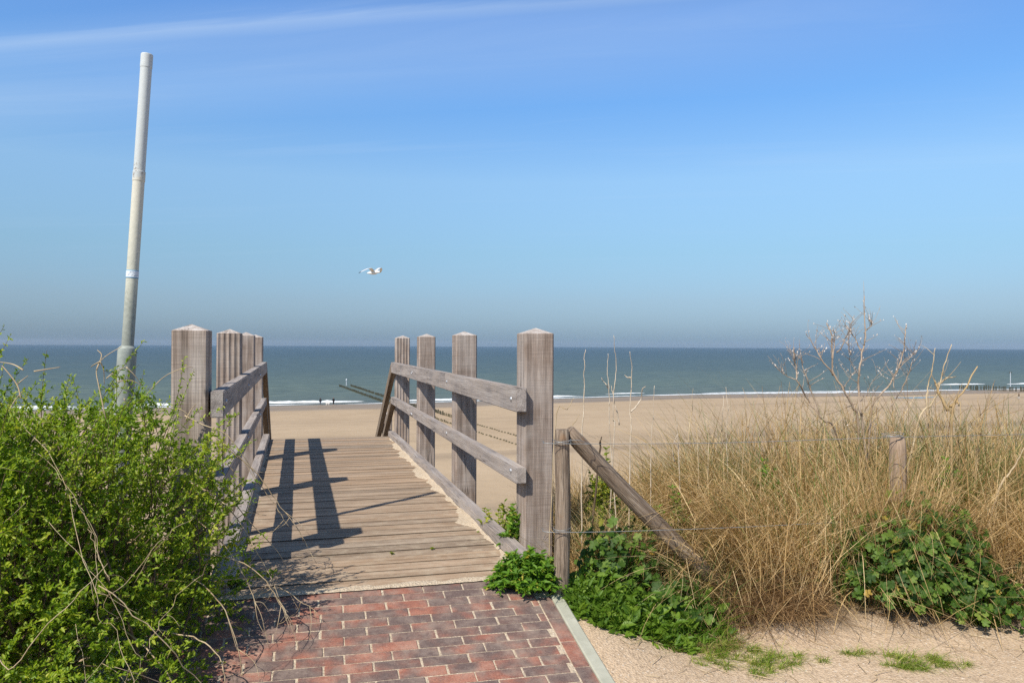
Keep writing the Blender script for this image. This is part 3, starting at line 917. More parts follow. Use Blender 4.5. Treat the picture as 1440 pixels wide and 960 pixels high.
# ------------------------------------------------------------------ wire fence
F1 = Vector((.276, 4.25, 0)); F2 = Vector((2.25, 4.62, 0))
fe = empty('wire_fence', (F1.x, F1.y, float(terrain(F1.x, F1.y))), 'low wire fence on round wooden posts with a leaning brace pole, beside the boardwalk', 'fence')
def round_pole(name, p0, p1, r0, r1, mat, parent, n=14, bend=.01):
    M, L = frame_from(p0, p1); M.translation = Vector(p0)
    bm = bmesh.new(); rings = []
    K = 18
    for k in range(K + 1):
        t = k / K; r = r0 + (r1 - r0) * t
        if k == K: r *= .9
        oy, oz = bend * math.sin(t * 5 + 1), bend * math.cos(t * 4)
        rings.append([bm.verts.new((t * L, oy + r * (1 + .05 * math.sin(3 * a + 9 * t) + .035 * math.sin(7 * a + 20 * t)) * math.cos(a), oz + r * (1 + .05 * math.sin(2 * a + 7 * t) - (.16 if abs(a - 4.4) < .2 else 0)) * math.sin(a))) for a in [2 * math.pi * i / n for i in range(n)]])
    for A, B in zip(rings[:-1], rings[1:]):
        for i in range(n): bm.faces.new((A[i], A[(i + 1) % n], B[(i + 1) % n], B[i]))
    bm.faces.new(rings[0][::-1]); bm.faces.new(rings[-1])
    bmesh.ops.recalc_face_normals(bm, faces=list(bm.faces))
    me = bm_mesh(name, bm)
    for p in me.polygons: p.use_smooth = len(p.vertices) == 4
    return link(name, me, mat, parent, M)
round_pole('fence_post', (F1.x, F1.y, -.6), (F1.x - .002, F1.y + .005, .842), .044, .041, M_ROUND, fe)
round_pole('fence_post', (F2.x, F2.y, -.6), (F2.x + .02, F2.y, .77), .050, .046, M_ROUND2, fe)
round_pole('brace_pole', (1.36, 4.66, -.27), (.315, 4.30, .835), .056, .043, M_ROUND, fe)['label'] = 'thick round brace pole leaning down into the dry grass'
def wire(pts, r=.0017):
    v, f = tube_np(bez(pts, 40), r, 6); return v, f
def coil(cx, cy, z, rad, turns=2.2, r=.0016):
    t = np.linspace(0, turns * 2 * math.pi, 50)
    return tube_np(np.stack([cx + rad * np.cos(t), cy + rad * np.sin(t), z + .011 * np.sin(t * .6) + .004 * t / 6], -1), r, 6)
for z0, lab in ((.772, None), (.297, None)):
    parts = [wire([(F1.x - .11, F1.y + .04, z0 + .003), (F1.x, F1.y - .046, z0), (1.2, 4.38, z0 - .012), (F2.x, F2.y - .056, z0 + .002), (3.6, 4.95, z0 - .01), (4.9, 5.25, z0)]),
             coil(F1.x, F1.y, z0, .0475), coil(F2.x, F2.y, z0, .060)]
    if z0 > .5:
        parts.append(tube_np(bez([(F1.x - .03, F1.y - .046, z0 + .006), (F1.x + .08, F1.y - .03, z0 + .018), (F1.x + .14, F1.y - .005, z0 - .004), (F1.x + .16, F1.y + .08, z0 - .02)], 20), .0017, 6))
    v, f = join_np(parts)
    link('wire', np_mesh('wire', v, f, True), M_WIRE, fe)

# ------------------------------------------------------------------ left shrub
def build_shrub():
    rng = np.random.default_rng(21)
    C = np.array([-2.62, 3.42, -.32]); Rr = np.array([1.40, 1.08, 1.49])
    def inside(p):
        q = np.abs((p - C) / Rr)
        return (q[:, 0] ** 2.7 + q[:, 1] ** 2.7) ** (2.2 / 2.7) + np.maximum(q[:, 2], 0) ** 2.2
    # lumpy surface points: many short shoots
    N = 10500
    az = rng.uniform(0, 2 * math.pi, N); cz = rng.uniform(0.0, 1, N) ** .8
    sz = np.sqrt(1 - cz ** 2)
    d = np.stack([np.cos(az) * sz, np.sin(az) * sz, cz], -1)
    # march outward to the surface
    r = np.ones(N)
    for _ in range(14):
        r *= (1.0 / np.maximum(inside(C + d * r[:, None]), 1e-3)) ** .45
    surf = C + d * r[:, None]
    lump = 1 + .15 * wob(surf[:, 0] * 2.2, surf[:, 1] * 2.2 + surf[:, 2] * 2.5, 1.0, .7) + .05 * wob(surf[:, 0] * 7, surf[:, 2] * 7, 1.0)
    depth = rng.uniform(0, 1, N) ** 1.5 * .42
    tip = C + d * (r * (lump - depth))[:, None]
    keep = (tip[:, 2] > -.42) & (tip[:, 1] < 4.33) & (tip[:, 0] > -4.3)
    s_, c_ = sc_of(tip[:, 0], tip[:, 1])
    keep &= ~((s_ > -.6) & (c_ > -.86))
    tip = tip[keep]; d = d[keep]
    n = len(tip)
    out = norm(d * np.array([1, 1, .6]) + np.array([0, 0, .55]) + rng.normal(0, .38, (n, 3)))
    L = rng.uniform(.07, .20, n)
    # sprays that stand proud at the top
    k = rng.random(n) < .12
    top = (d[:, 2] > .55) & k
    L[top] *= rng.uniform(1.2, 2.6, top.sum()); out[top] = norm(out[top] * .5 + np.array([0, 0, 1.0]) + rng.normal(0, .2, (top.sum(), 3)))
    base = tip - out * .04
    lp, ld, lu, ll, lw = [], [], [], [], []
    stems = []
    for i in range(n):
        m = int(8 + L[i] * 150)
        t = np.sort(rng.uniform(0.05, 1, m))
        bend = rng.normal(0, .25, 3); bend[2] -= .15
        pts = base[i] + out[i] * (L[i] * t)[:, None] + bend * (L[i] * t ** 2)[:, None]
        lp.append(pts)
        dd = norm(rng.normal(0, .85, (m, 3)) + out[i] * .75 + np.array([0, 0, .15]))
        ld.append(dd)
        lu.append(norm(np.array([-.3, -.5, .9]) + rng.normal(0, .45, (m, 3))))
        sz = rng.uniform(.45, 1.1, m) ** 1.3 * .030 * (1 - .35 * t)
        ll.append(sz); lw.append(sz * rng.uniform(.32, .52, m))
        if top[i] or rng.random() < .12:
            tt = np.linspace(-.8, 1, 6)
            stems.append(tube_np(base[i] + out[i] * (L[i] * tt)[:, None] + bend * (L[i] * np.maximum(tt, 0) ** 2)[:, None], np.linspace(.0028, .0009, 6), 4))
    fol = leaves(np.concatenate(lp), np.concatenate(ld), np.concatenate(lu), np.concatenate(ll), np.concatenate(lw), .3, .2)
    loc = (-2.4, 3.3, -.3)
    sh = empty('boxthorn_shrub', loc, 'big leafy yellow green shrub with arching dry stems beside the brick path', 'shrub')
    v, f = fol
    link('foliage', np_mesh('foliage', local(v, loc), f), M_BUSH, sh, at(loc))
    # woody core stems
    for i in range(230):
        a = rng.uniform(0, 2 * math.pi); b0 = C + np.array([rng.normal(0, .55), rng.normal(0, .38), 0.05])
        dv = np.array([math.cos(a) * rng.uniform(.2, .8), math.sin(a) * rng.uniform(.2, .6), rng.uniform(.6, 1.25)])
        e = b0 + dv * .95
        if inside(e[None])[0] > 1.02 or e[1] > 4.3: continue
        stems.append(tube_np(bez([b0, b0 + dv * .5 + rng.normal(0, .06, 3), e], 8), np.linspace(.008, .002, 8), 5))
    v, f = join_np(stems)
    link('woody_stem', np_mesh('woody_stem', local(v, loc), f, True), M_DARKSTEM, sh, at(loc))
    # long dry stems that arch out and hang over the right and front sides
    arch = []
    def surf_pt(az, cz, k=1.0):
        sz = math.sqrt(1 - cz * cz); dd = np.array([math.cos(az) * sz, math.sin(az) * sz, cz]); rr = 1.0
        for _ in range(14): rr *= (1.0 / max(inside((C + dd * rr)[None])[0], 1e-3)) ** .45
        return C + dd * rr * k, dd
    def spray(p, q, rr):
        for _ in range(rng.integers(1, 4)):
            t = rng.uniform(.45, .95); b = p[int(t * (len(p) - 1))]
            dv = np.array([rng.normal(0, .06), rng.normal(0, .06), -rng.uniform(.03, .13)])
            arch.append(tube_np(bez([b, b + dv * .5 + rng.normal(0, .012, 3), b + dv], 7), np.linspace(rr * .6, .0007, 7), 4))
    for i in range(58):
        az = rng.uniform(-2.2, -.30); c0 = rng.uniform(.22, .92)
        a, d0 = surf_pt(az, c0, .97)
        b, d1 = surf_pt(az + rng.normal(0, .12), max(.06, c0 - rng.uniform(.2, .45)), 1.03 + rng.uniform(0, .05))
        e, d2 = surf_pt(az + rng.normal(0, .20), max(.02, c0 - rng.uniform(.15, .5)), 1.03 + rng.uniform(-.02, .13))
        for q in (b, e):
            q[1] = min(q[1], 4.4)
            q[2] = max(q[2], -.28)
        P3 = bez([a, (a + b) / 2 + d0 * .05, b, (b + e) / 2 + rng.normal(0, .03, 3), e], 26) + np.cumsum(rng.normal(0, .0065, (26, 3)), 0)
        r0 = rng.uniform(.0006, .0014) if i % 8 else .0024
        arch.append(tube_np(P3, np.linspace(r0, .001, 26), 5)); spray(P3, None, r0)
    # stems that reach over the boardwalk corner and down on the bricks
    for k, (a, b, c, e) in enumerate([
        ((-1.62, 3.9, .62), (-1.38, 3.82, .50), (-1.17, 3.75, .22), (-1.06, 3.72, -.05)),
        ((-1.60, 3.8, .50), (-1.33, 3.66, .34), (-1.18, 3.62, .12), (-1.10, 3.60, -.12)),
        ((-1.55, 4.1, .78), (-1.36, 4.2, .60), (-1.18, 4.28, .32), (-1.05, 4.25, .10)),
        ((-1.75, 4.2, .92), (-1.50, 4.2, .80), (-1.36, 4.3, .52), (-1.22, 4.3, .30)),
        ((-1.50, 3.5, .30), (-1.28, 3.42, .20), (-1.16, 3.38, -.02), (-1.13, 3.36, -.17)),
        ((-1.50, 3.3, .10), (-1.25, 3.2, .08), (-1.14, 3.12, -.08), (-1.20, 3.02, -.23)),
        ((-1.60, 3.2, .15), (-1.35, 3.02, .08), (-1.22, 2.95, -.10), (-1.25, 2.90, -.25)),
        ((-1.52, 3.6, .35), (-1.22, 3.58, .28), (-1.05, 3.56, .10), (-0.97, 3.55, -.10)),
        ((-1.45, 3.8, .15), (-1.22, 3.82, .16), (-1.02, 3.80, .06), (-0.92, 3.80, -.02)),
    ]):
        P3 = bez([a, b, c, e], 24) + np.cumsum(rng.normal(0, .003, (24, 3)), 0)
        arch.append(tube_np(P3, np.linspace(.0036, .001, 24), 5)); spray(P3, None, .003); spray(P3, None, .003)
    # bare stems poking out of the top
    for (px, Y, pts) in (
        ('pole', 3.3, [(150, 590), (140, 545), (136, 520), (146, 503), (171, 487)]),
        ('pole', 3.3, [(136, 520), (143, 500), (137, 492)]), ('pole', 3.3, [(141, 508), (132, 513), (128, 516)]),
        ('pole', 3.3, [(141, 508), (146, 520), (147, 540)]),
        ('left', 3.0, [(33, 520), (18, 512), (-6, 508)]), ('left', 3.0, [(30, 560), (24, 540), (5, 516), (2, 515)]),
        ('left', 3.0, [(48, 522), (66, 519), (85, 516)]), ('left', 3.0, [(12, 580), (22, 562), (33, 550)]),
        ('left', 3.1, [(25, 540), (32, 534), (40, 528)]),
        ('sock', 3.5, [(150, 532), (160, 524), (172, 518), (178, 516)]), ('sock', 3.5, [(165, 536), (185, 535), (200, 542)]),
        ('sock', 3.5, [(178, 516), (190, 528), (199, 541)]), ('sock', 3.5, [(175, 560), (182, 575), (186, 592)]),
        ('post', 3.9, [(195, 580), (203, 560), (217, 543), (235, 527), (262, 516), (272, 517)]),
        ('post', 3.8, [(205, 585), (211, 570), (212, 556)]), ('post', 3.9, [(240, 570), (262, 580), (272, 596)]),
        ('post', 3.9, [(262, 590), (270, 575), (278, 566)]),
        ('side', 4.1, [(300, 640), (318, 650), (340, 672), (362, 678)]), ('side', 4.1, [(300, 612), (325, 630), (345, 650), (362, 678)]),
        ('side', 4.0, [(320, 690), (350, 730), (390, 772), (408, 802)]), ('side', 4.0, [(335, 728), (350, 720), (376, 724)])):
        q = np.array([px_pt(x, y, Y + .02 * i) for i, (x, y) in enumerate(pts)])
        arch.append(tube_np(bez(q, 14), np.linspace(.0030, .0013, 14), 5))
    v, f = join_np(arch)
    link('dry_stem', np_mesh('dry_stem', local(v, loc), f, True), M_TWIG, sh, at(loc))
build_shrub()

# ------------------------------------------------------------------ right hand vegetation
rng = np.random.default_rng(77)
def roots(n, x0, x1, y0, y1, cond=None):
    out = []
    while sum(len(o) for o in out) < n:
        x = rng.uniform(x0, x1, n); y = rng.uniform(y0, y1, n)
        k = np.ones(n, bool) if cond is None else cond(x, y)
        out.append(np.stack([x[k], y[k]], -1))
    p = np.concatenate(out)[:n]
    z = terrain(p[:, 0], p[:, 1]) - .01
    return np.column_stack([p, z])

def front_edge(x):
    return 4.17 + .34 * smooth(1.0, 1.5, x) + .05 * np.sin(x * 4.1) + .05 * np.sin(x * 9.7 + 1)
def off_deck(x, y):
    s, c = sc_of(x, y); return (c > 1.2) | (s < -.3)

def tall(x, y):
    """how high the dune grass stands: low behind the brace pole, higher to the right"""
    return .44 + .46 * smooth(1.0, 1.9, x + .12 * (y - 5)) + .15 * wob(x, y, 2.2) + .10 * np.exp(-((x - 2.5) / .8) ** 2)

parts = []
# standing straw
R0 = roots(15500, .40, 8.0, 4.3, 7.6, lambda x, y: off_deck(x, y) & (y > front_edge(x) + .08 + .35 * (x < 1.2)) & (wob(x, y, 3.1, .5) + .8 * wob(x, y, 9.0, 1.5) + rng.random(len(x)) * 1.0 > .05))
n = len(R0)
d = norm(np.column_stack([rng.normal(-.05, .34, n), rng.normal(-.05, .32, n), np.ones(n)]))
L = tall(R0[:, 0], R0[:, 1]) * rng.uniform(.45, 1.22, n)
bend = np.column_stack([rng.normal(-.10, .30, n), rng.normal(-.14, .26, n), -np.abs(rng.normal(.12, .16, n))])
parts.append(blades(R0, d, L, rng.uniform(.003, .0075, n) + .006 * (rng.random(n) < .18), bend, 4, rng))
Rx = roots(5200, .34, 1.55, 4.55, 6.3, lambda x, y: off_deck(x, y) & (y > 4.62 + .1 * rng.random(len(x))))
n = len(Rx)
d = norm(np.column_stack([rng.normal(-.05, .22, n), rng.normal(-.05, .22, n), np.ones(n)]))
parts.append(blades(Rx, d, tall(Rx[:, 0], Rx[:, 1]) * rng.uniform(.5, 1.25, n), rng.uniform(.003, .008, n), np.column_stack([rng.normal(-.08, .28, n), rng.normal(-.10, .25, n), -np.abs(rng.normal(.10, .16, n))]), 4, rng))
Rx = roots(2300, 1.35, 3.6, 4.42, 4.62, lambda x, y: (y > front_edge(x) - .05) & ((x < 1.95) | (y > 4.5)))
n = len(Rx)
d = norm(np.column_stack([rng.normal(-.02, .42, n), rng.normal(-.02, .22, n), np.ones(n)]))
parts.append(blades(Rx, d, rng.uniform(.35, 1.0, n), rng.uniform(.003, .008, n), np.column_stack([rng.normal(-.06, .35, n), rng.normal(-.06, .25, n), -np.abs(rng.normal(.12, .16, n))]), 5, rng))
Rx = roots(620, 2.06, 2.46, 4.47, 4.57)
n = len(Rx)
d = norm(np.column_stack([rng.normal(-.02, .16, n), rng.normal(-.02, .12, n), np.ones(n)]))
parts.append(blades(Rx, d, rng.uniform(.62, 1.0, n), rng.uniform(.003, .008, n), np.column_stack([rng.normal(-.03, .2, n), rng.normal(-.06, .15, n), -np.abs(rng.normal(.06, .1, n))]), 5, rng))
# fine brown twiggy growth round the foot of the bare shrub
Rx = roots(260, 1.7, 3.3, 4.95, 5.6)
for q in Rx:
    H = rng.uniform(.65, 1.12); dv = np.array([rng.normal(0, .24), rng.normal(0, .2), 1.0]) * H
    P3 = bez([q, q + dv * .5 + rng.normal(0, .03, 3), q + dv + rng.normal(0, .04, 3)], 8)
    parts.append(tube_np(P3, np.linspace(.0030, .0010, 8), 4, False))
    for _ in range(3):
        b0 = P3[rng.integers(3, 7)]; d2 = np.array([rng.normal(0, .6), rng.normal(0, .6), .8]) * rng.uniform(.06, .2)
        parts.append(tube_np(bez([b0, b0 + d2 * .5 + rng.normal(0, .008, 3), b0 + d2], 5), np.linspace(.0017, .0007, 5), 4, False))
# stout dead stems standing among the grass
Rx = roots(420, 1.5, 5.5, 4.45, 6.0, lambda x, y: (rng.random(len(x)) < .35 + .65 * smooth(1.8, 2.4, x)))
for q in Rx:
    H = rng.uniform(.45, .95); dv = np.array([rng.normal(0, .16), rng.normal(0, .14), 1.0]) * H
    P3 = bez([q, q + dv * .5 + rng.normal(0, .02, 3), q + dv], 7)
    r0 = rng.uniform(.0025, .0058)
    parts.append(tube_np(P3, np.linspace(r0, r0 * .5, 7), 4, False))
# leaning and lodged straw that flops towards the path
R1 = roots(17000, .9, 7.5, 4.3, 5.7, lambda x, y: (y > front_edge(x) + .04) & off_deck(x, y))
n = len(R1)
az = rng.normal(-2.05, 1.15, n)
lean = rng.uniform(.35, 1.7, n)
d = norm(np.column_stack([np.cos(az) * lean, np.sin(az) * lean, rng.uniform(.45, 1.0, n)]))
L = rng.uniform(.22, .62, n) * (.70 + .6 * tall(R1[:, 0], R1[:, 1]))
bend = np.column_stack([rng.normal(-.12, .22, n), rng.normal(-.2, .2, n), -rng.uniform(.15, .75, n)])
R1[:, 2] += rng.uniform(0, .45, n) * (R1[:, 1] > front_edge(R1[:, 0]) + .12)
parts.append(blades(R1, d, L, rng.uniform(.003, .0065, n) + .004 * (rng.random(n) < .2), bend, 5, rng))
# straw on the ground along the sandy edge
R2 = roots(2600, .55, 6.0, 3.95, 4.75, lambda x, y: (y > front_edge(x) - .10 - .1 * rng.random(len(x)) ** 2) & off_deck(x, y) & (x > .6 + (4.3 - y) * .3))
n = len(R2); az = rng.uniform(0, 2 * math.pi, n)
d = norm(np.column_stack([np.cos(az), np.sin(az), rng.uniform(.02, .35, n)]))
R2[:, 2] += .018
parts.append(blades(R2, d, rng.uniform(.08, .30, n), rng.uniform(.002, .0045, n), np.column_stack([rng.normal(0, .15, n), rng.normal(0, .15, n), -rng.uniform(.02, .2, n)]), 3, rng))
# behind the crest and on the slope
R3 = roots(5200, .6, 10.0, 6.8, 13.0, lambda x, y: off_deck(x, y))
n = len(R3)
d = norm(np.column_stack([rng.normal(0, .25, n), rng.normal(-.05, .25, n), np.ones(n)]))
parts.append(blades(R3, d, rng.uniform(.25, .6, n), rng.uniform(.004, .009, n), np.column_stack([rng.normal(0, .3, n), rng.normal(0, .3, n), -rng.uniform(0, .3, n)]), 3, rng))
# left of the boardwalk, behind the shrub
R4 = roots(3500, -7.0, -2.2, 4.6, 8.0, lambda x, y: sc_of(x, y)[1] < -1.25)
n = len(R4)
d = norm(np.column_stack([rng.normal(0, .25, n), rng.normal(-.05, .25, n), np.ones(n)]))
parts.append(blades(R4, d, rng.uniform(.2, .5, n), rng.uniform(.003, .007, n), np.column_stack([rng.normal(0, .3, n), rng.normal(0, .3, n), -rng.uniform(0, .3, n)]), 3, rng))
# straw between the two nearest right posts
R5 = roots(900, .0, .55, 5.2, 6.4, lambda x, y: (sc_of(x, y)[1] > 1.08) & (sc_of(x, y)[1] < 1.75))
n = len(R5); d = norm(np.column_stack([rng.normal(-.02, .16, n), rng.normal(0, .16, n), np.ones(n)]))
parts.append(blades(R5, d, rng.uniform(.25, .66, n), rng.uniform(.0022, .005, n), np.column_stack([rng.normal(0, .16, n), rng.normal(0, .16, n), -rng.uniform(0, .1, n)]), 4, rng))
v, f = join_np(parts)
tag(link('dry_dune_grass', np_mesh('dry_dune_grass', v, f), M_STRAW), 'dry straw coloured dune grass standing and lodged behind the sandy edge', 'dune grass', kind='stuff')

# dense brown mat of old straw at the foot of the brace pole
R6 = roots(4800, 1.02, 1.95, 4.10, 5.0, lambda x, y: ((x - 1.42) / .42) ** 2 + ((y - 4.60) / .32) ** 2 < 1)
n = len(R6); az = rng.normal(-1.7, .9, n)
d = norm(np.column_stack([np.cos(az) * rng.uniform(.3, 1, n), np.sin(az) * rng.uniform(.3, 1, n), rng.uniform(.35, 1.1, n)]))
hgt = np.clip(1 - ((R6[:, 0] - 1.42) / .44) ** 2, .2, 1)
parts = [blades(R6, d, rng.uniform(.20, .54, n) * hgt, rng.uniform(.0022, .005, n), np.column_stack([rng.normal(-.1, .3, n), rng.normal(-.15, .25, n), -rng.uniform(.1, .7, n)]), 5, rng)]
R7 = roots(4200, .6, 4.2, 3.92, 4.75, lambda x, y: (y > front_edge(x) - .17 + .12 * wob(x, y, 4.0) - .12 * (rng.random(len(x)) > .8)) & (y < front_edge(x) + .15))
n = len(R7); az = rng.uniform(0, 6.28, n); R7[:, 2] += .02
d = norm(np.column_stack([np.cos(az), np.sin(az), rng.uniform(.0, .4, n)]))
parts.append(blades(R7, d, rng.uniform(.06, .24, n), rng.uniform(.0018, .004, n), np.column_stack([rng.normal(0, .2, n), rng.normal(0, .2, n), -rng.uniform(.05, .25, n)]), 3, rng))
v, f = join_np(parts)
tag(link('brown_straw', np_mesh('brown_straw', v, f), M_BROWNSTRAW), 'matted reddish brown dead straw heaped at the foot of the brace pole', 'dead straw', kind='stuff')

# green marram among the straw
def in_patch(x, y, ps):
    k = np.zeros(len(x), bool)
    for (a, b, r) in ps: k |= ((x - a) ** 2 + (y - b) ** 2 < r * r)
    return k
patches = [(1.62, 5.75, .42), (1.25, 5.9, .25), (3.35, 5.3, .55), (2.75, 5.7, .35), (4.6, 5.9, .8), (1.15, 5.0, .22), (2.35, 5.0, .2), (1.95, 5.3, .2), (2.6, 5.2, .25), (1.6, 4.75, .25), (.75, 5.1, .2), (3.05, 5.0, .3), (2.0, 4.55, .16), (5.8, 5.4, .8), (.42, 5.65, .22)]
R8 = roots(7000, .3, 7.0, 4.3, 6.9, lambda x, y: in_patch(x, y, patches) & off_deck(x, y))
n = len(R8)
d = norm(np.column_stack([rng.normal(-.12, .22, n), rng.normal(-.05, .2, n), np.ones(n)]))
L = tall(R8[:, 0], R8[:, 1]) * rng.uniform(.6, 1.22, n)
parts = [blades(R8, d, L, rng.uniform(.003, .006, n), np.column_stack([rng.normal(-.15, .25, n), rng.normal(-.1, .2, n), -rng.uniform(0, .35, n)]), 4, rng)]
R9 = roots(9000, .5, 5.5, 4.3, 5.9, lambda x, y: (y > front_edge(x) + .05) & off_deck(x, y) & (wob(x, y, 2.6, 2.2) + .5 * wob(x, y, 8.0) > .0))
n = len(R9); d = norm(np.column_stack([rng.normal(-.1, .4, n), rng.normal(-.2, .35, n), np.ones(n)]))
parts.append(blades(R9, d, rng.uniform(.15, .52, n), rng.uniform(.003, .007, n), np.column_stack([rng.normal(-.1, .3, n), rng.normal(-.2, .3, n), -rng.uniform(0, .5, n)]), 4, rng))
v, f = join_np(parts)
tag(link('green_marram_grass', np_mesh('green_marram_grass', v, f), M_MARRAM), 'green marram grass growing in patches among the dry straw', 'marram grass', kind='stuff')

# small ground cover on the bank beside the kerb
def kerb_dist_np(x, y): return (x - KP.x) * KNORM.x + (y - KP.y) * KNORM.y
R10 = roots(1900, .30, 1.38, 3.72, 4.7, lambda x, y: (kerb_dist_np(x, y) > .085) & (((x - .70) / .44) ** 2 + ((y - 4.24) / .27) ** 2 < 1 + .55 * wob(x, y, 5.0) + .5 * (rng.random(len(x)) - .5)))
n = len(R10)
h = rng.uniform(.02, .24, n) * np.clip(1.05 - (((R10[:, 0] - .72) / .5) ** 2 + ((R10[:, 1] - 4.32) / .36) ** 2), .18, 1) * (.85 + .9 * wob(R10[:, 0], R10[:, 1], 6.0))
h = np.maximum(h, .008)
lp, ld, lk = [], [], []
for k in range(4):
    q = R10.copy(); q[:, 2] += h * (k + rng.uniform(.2, 1.0, n)) / 4; q[:, :2] += rng.normal(0, .014, (n, 2)); lp.append(q)
    ld.append(np.column_stack([rng.normal(0, 1, n), rng.normal(-.25, 1, n), rng.uniform(.0, 1.6, n)]))
q = np.concatenate(lp); dd = np.concatenate(ld); m_ = len(q)
sz = .014 + .066 * rng.random(m_) ** 1.8
a = leaves(q, dd, norm(np.array([-.2, -.4, 1.0]) + rng.normal(0, .5, (m_, 3))), sz, sz * rng.uniform(.22, .60, m_), .25, .35)
nb_ = 1100
k = rng.integers(0, n, nb_); d = norm(np.column_stack([rng.normal(0, .5, nb_), rng.normal(-.25, .45, nb_), np.ones(nb_)]))
b = blades(R10[k], d, rng.uniform(.05, .30, nb_), rng.uniform(.003, .008, nb_), np.column_stack([rng.normal(0, .4, nb_), rng.normal(-.2, .35, nb_), -rng.uniform(0, .5, nb_)]), 4, rng)
v, f = join_np([a, b])
tag(link('green_ground_cover', np_mesh('green_ground_cover', v, f), M_COVER), 'low green weeds and grass covering the bank beside the grey kerb', 'ground cover', kind='stuff')

# mallow plants
def mallow(loc, rad, height, count, size, label, seed, tall_=1.0, group=None):
    r_ = np.random.default_rng(seed)
    loc = (loc[0], loc[1], float(terrain(loc[0], loc[1])))
    az = r_.uniform(0, 2 * math.pi, count); rr = np.sqrt(r_.uniform(0, 1, count))
    x = loc[0] + rad[0] * rr * np.cos(az) ; y = loc[1] + rad[1] * rr * np.sin(az)
    dome = np.sqrt(np.clip(1 - rr ** 2, 0, 1))
    lay = r_.uniform(.10, 1, count) ** .6
    z = terrain(x, y) + .02 + height * (dome ** .7 * .85 + .15) * lay * r_.uniform(.75, 1.1, count)
    pos = np.column_stack([x, y, z])
    outw = np.column_stack([np.cos(az) * rr, np.sin(az) * rr, np.zeros(count)])
    nrm = norm(outw * .9 + np.array([-.25, -.45, .75]) + r_.normal(0, .42, (count, 3)))
    v, f = lobed(pos, nrm, r_.uniform(.55, 1.1, count) * size, 5, .3, r_)
    o = empty('mallow_plant', loc, label, 'plant', group)
    link('foliage', np_mesh('foliage', local(v, loc), f), M_MALLOW, o, at(loc))
    st_ = []
    for i in range(0, count, 2):
        b0 = np.array([loc[0] + (x[i] - loc[0]) * .25, loc[1] + (y[i] - loc[1]) * .25, loc[2]])
        st_.append(tube_np(bez([b0, (b0 + pos[i]) / 2 + np.array([0, 0, .03]), pos[i]], 6), np.linspace(.0022, .0012, 6), 4))
    v, f = join_np(st_)
    link('leaf_stalk', np_mesh('leaf_stalk', local(v, loc), f, True), M_WEED, o, at(loc))
    return o
mallow((2.31, 4.44), (.44, .26), .60, 1050, .060, 'largest dark green mallow, round lobed leaves, at the sandy edge below the bare shrub', 1)
mallow((2.60, 4.30), (.25, .17), .26, 220, .056, 'low dark green mallow spilling onto the sand in front of the large one', 2)
mallow((.62, 4.52), (.25, .20), .46, 230, .058, 'dark green mallow growing in the shade under the leaning brace pole', 3)
mallow((.93, 4.24), (.17, .14), .26, 44, .085, 'small pale mallow with a few broad leaves between the kerb and the brown straw', 4)
mallow((3.02, 4.50), (.20, .15), .25, 60, .062, 'small mallow with yellowing leaves at the far right edge of the sand', 5)
mallow((.74, 5.15), (.16, .14), .42, 55, .058, 'leafy mallow poking out of the straw behind the brace pole', 6)
mallow((1.76, 4.62), (.13, .12), .28, 50, .05, 'small mallow half buried in straw between the two fence posts', 8)

# bright weed at the foot of the nearest right post
def weed(loc, rad, height, shoots, label, seed, mat=M_WEED, size=1.0, name='leafy_weed', wide=.36):
    r_ = np.random.default_rng(seed)
    loc = (loc[0], loc[1], loc[2])
    lp, ld, ll, stems = [], [], [], []
    for i in range(shoots):
        az = r_.uniform(0, 2 * math.pi); out = math.sqrt(r_.uniform(0, 1))
        L_ = r_.uniform(.75, 1.1)
        tip = np.array([rad[0] * out * math.cos(az), rad[1] * out * math.sin(az), height * (1.02 - .75 * out ** 2.2) * r_.uniform(.55, 1.1)])
        b0 = np.array([rad[0] * .35 * out * math.cos(az), rad[1] * .35 * out * math.sin(az), 0])
        p = bez([b0, b0 * .5 + tip * .5 + np.array([0, 0, height * .18]), tip], 9)
        stems.append(tube_np(p + np.array(loc), np.linspace(.0022, .001, 9), 4))
        for k in range(2, 9):
            for q in range(3):
                lp.append(p[k] + np.array(loc)); ang = r_.uniform(0, 2 * math.pi)
                t = p[min(k, 7) + 1] - p[min(k, 7) - 1]; t /= np.linalg.norm(t)
                ld.append(t * .7 + np.array([math.cos(ang), math.sin(ang), r_.uniform(-.1, .6)])); ll.append(r_.uniform(.022, .045) * size)
    lp, ld, ll = np.array(lp), np.array(ld), np.array(ll)
    v, f = leaves(lp, ld, norm(np.array([-.2, -.4, 1.0]) + r_.normal(0, .35, lp.shape)), ll, ll * r_.uniform(wide * .75, wide * 1.25, len(ll)), .3, .3)
    o = empty(name, loc, label, 'weed')
    link('foliage', np_mesh('foliage', local(v, loc), f), mat, o, at(loc))
    v, f = join_np(stems)
    link('stem', np_mesh('stem', local(v, loc), f, True), mat, o, at(loc))
    return o
weed((.100, 4.31, -.06), (.235, .19), .215, 210, 'bright green bushy weed at the foot of the nearest right boardwalk post', 31)
weed((-.075, 5.50, -.22), (.20, .20), .42, 60, 'yellowish green weed growing through the gap between the two nearest right posts', 32, M_YWEED)
wq = P(-.05, .86, .05)
weed((.02, 5.02, -.1), (.10, .13), .34, 46, 'fresh green weed leaning over the kerb board beside the nearest right post', 33)
weed((.62, 5.35, .0), (.13, .12), .62, 60, 'tall yellow green shoots rising above the brace pole', 34, M_YWEED, .8)
weed(P(-.36, -.78, 0), (.06, .06), .06, 14, 'tiny weed sprouting on the boardwalk edge beside the shrub', 35, M_WEED, .7)
weed(P(.10, .12, 0), (.014, .010), .014, 4, 'tiny sprig in a board gap in the middle of the deck', 36, M_YWEED, .32)
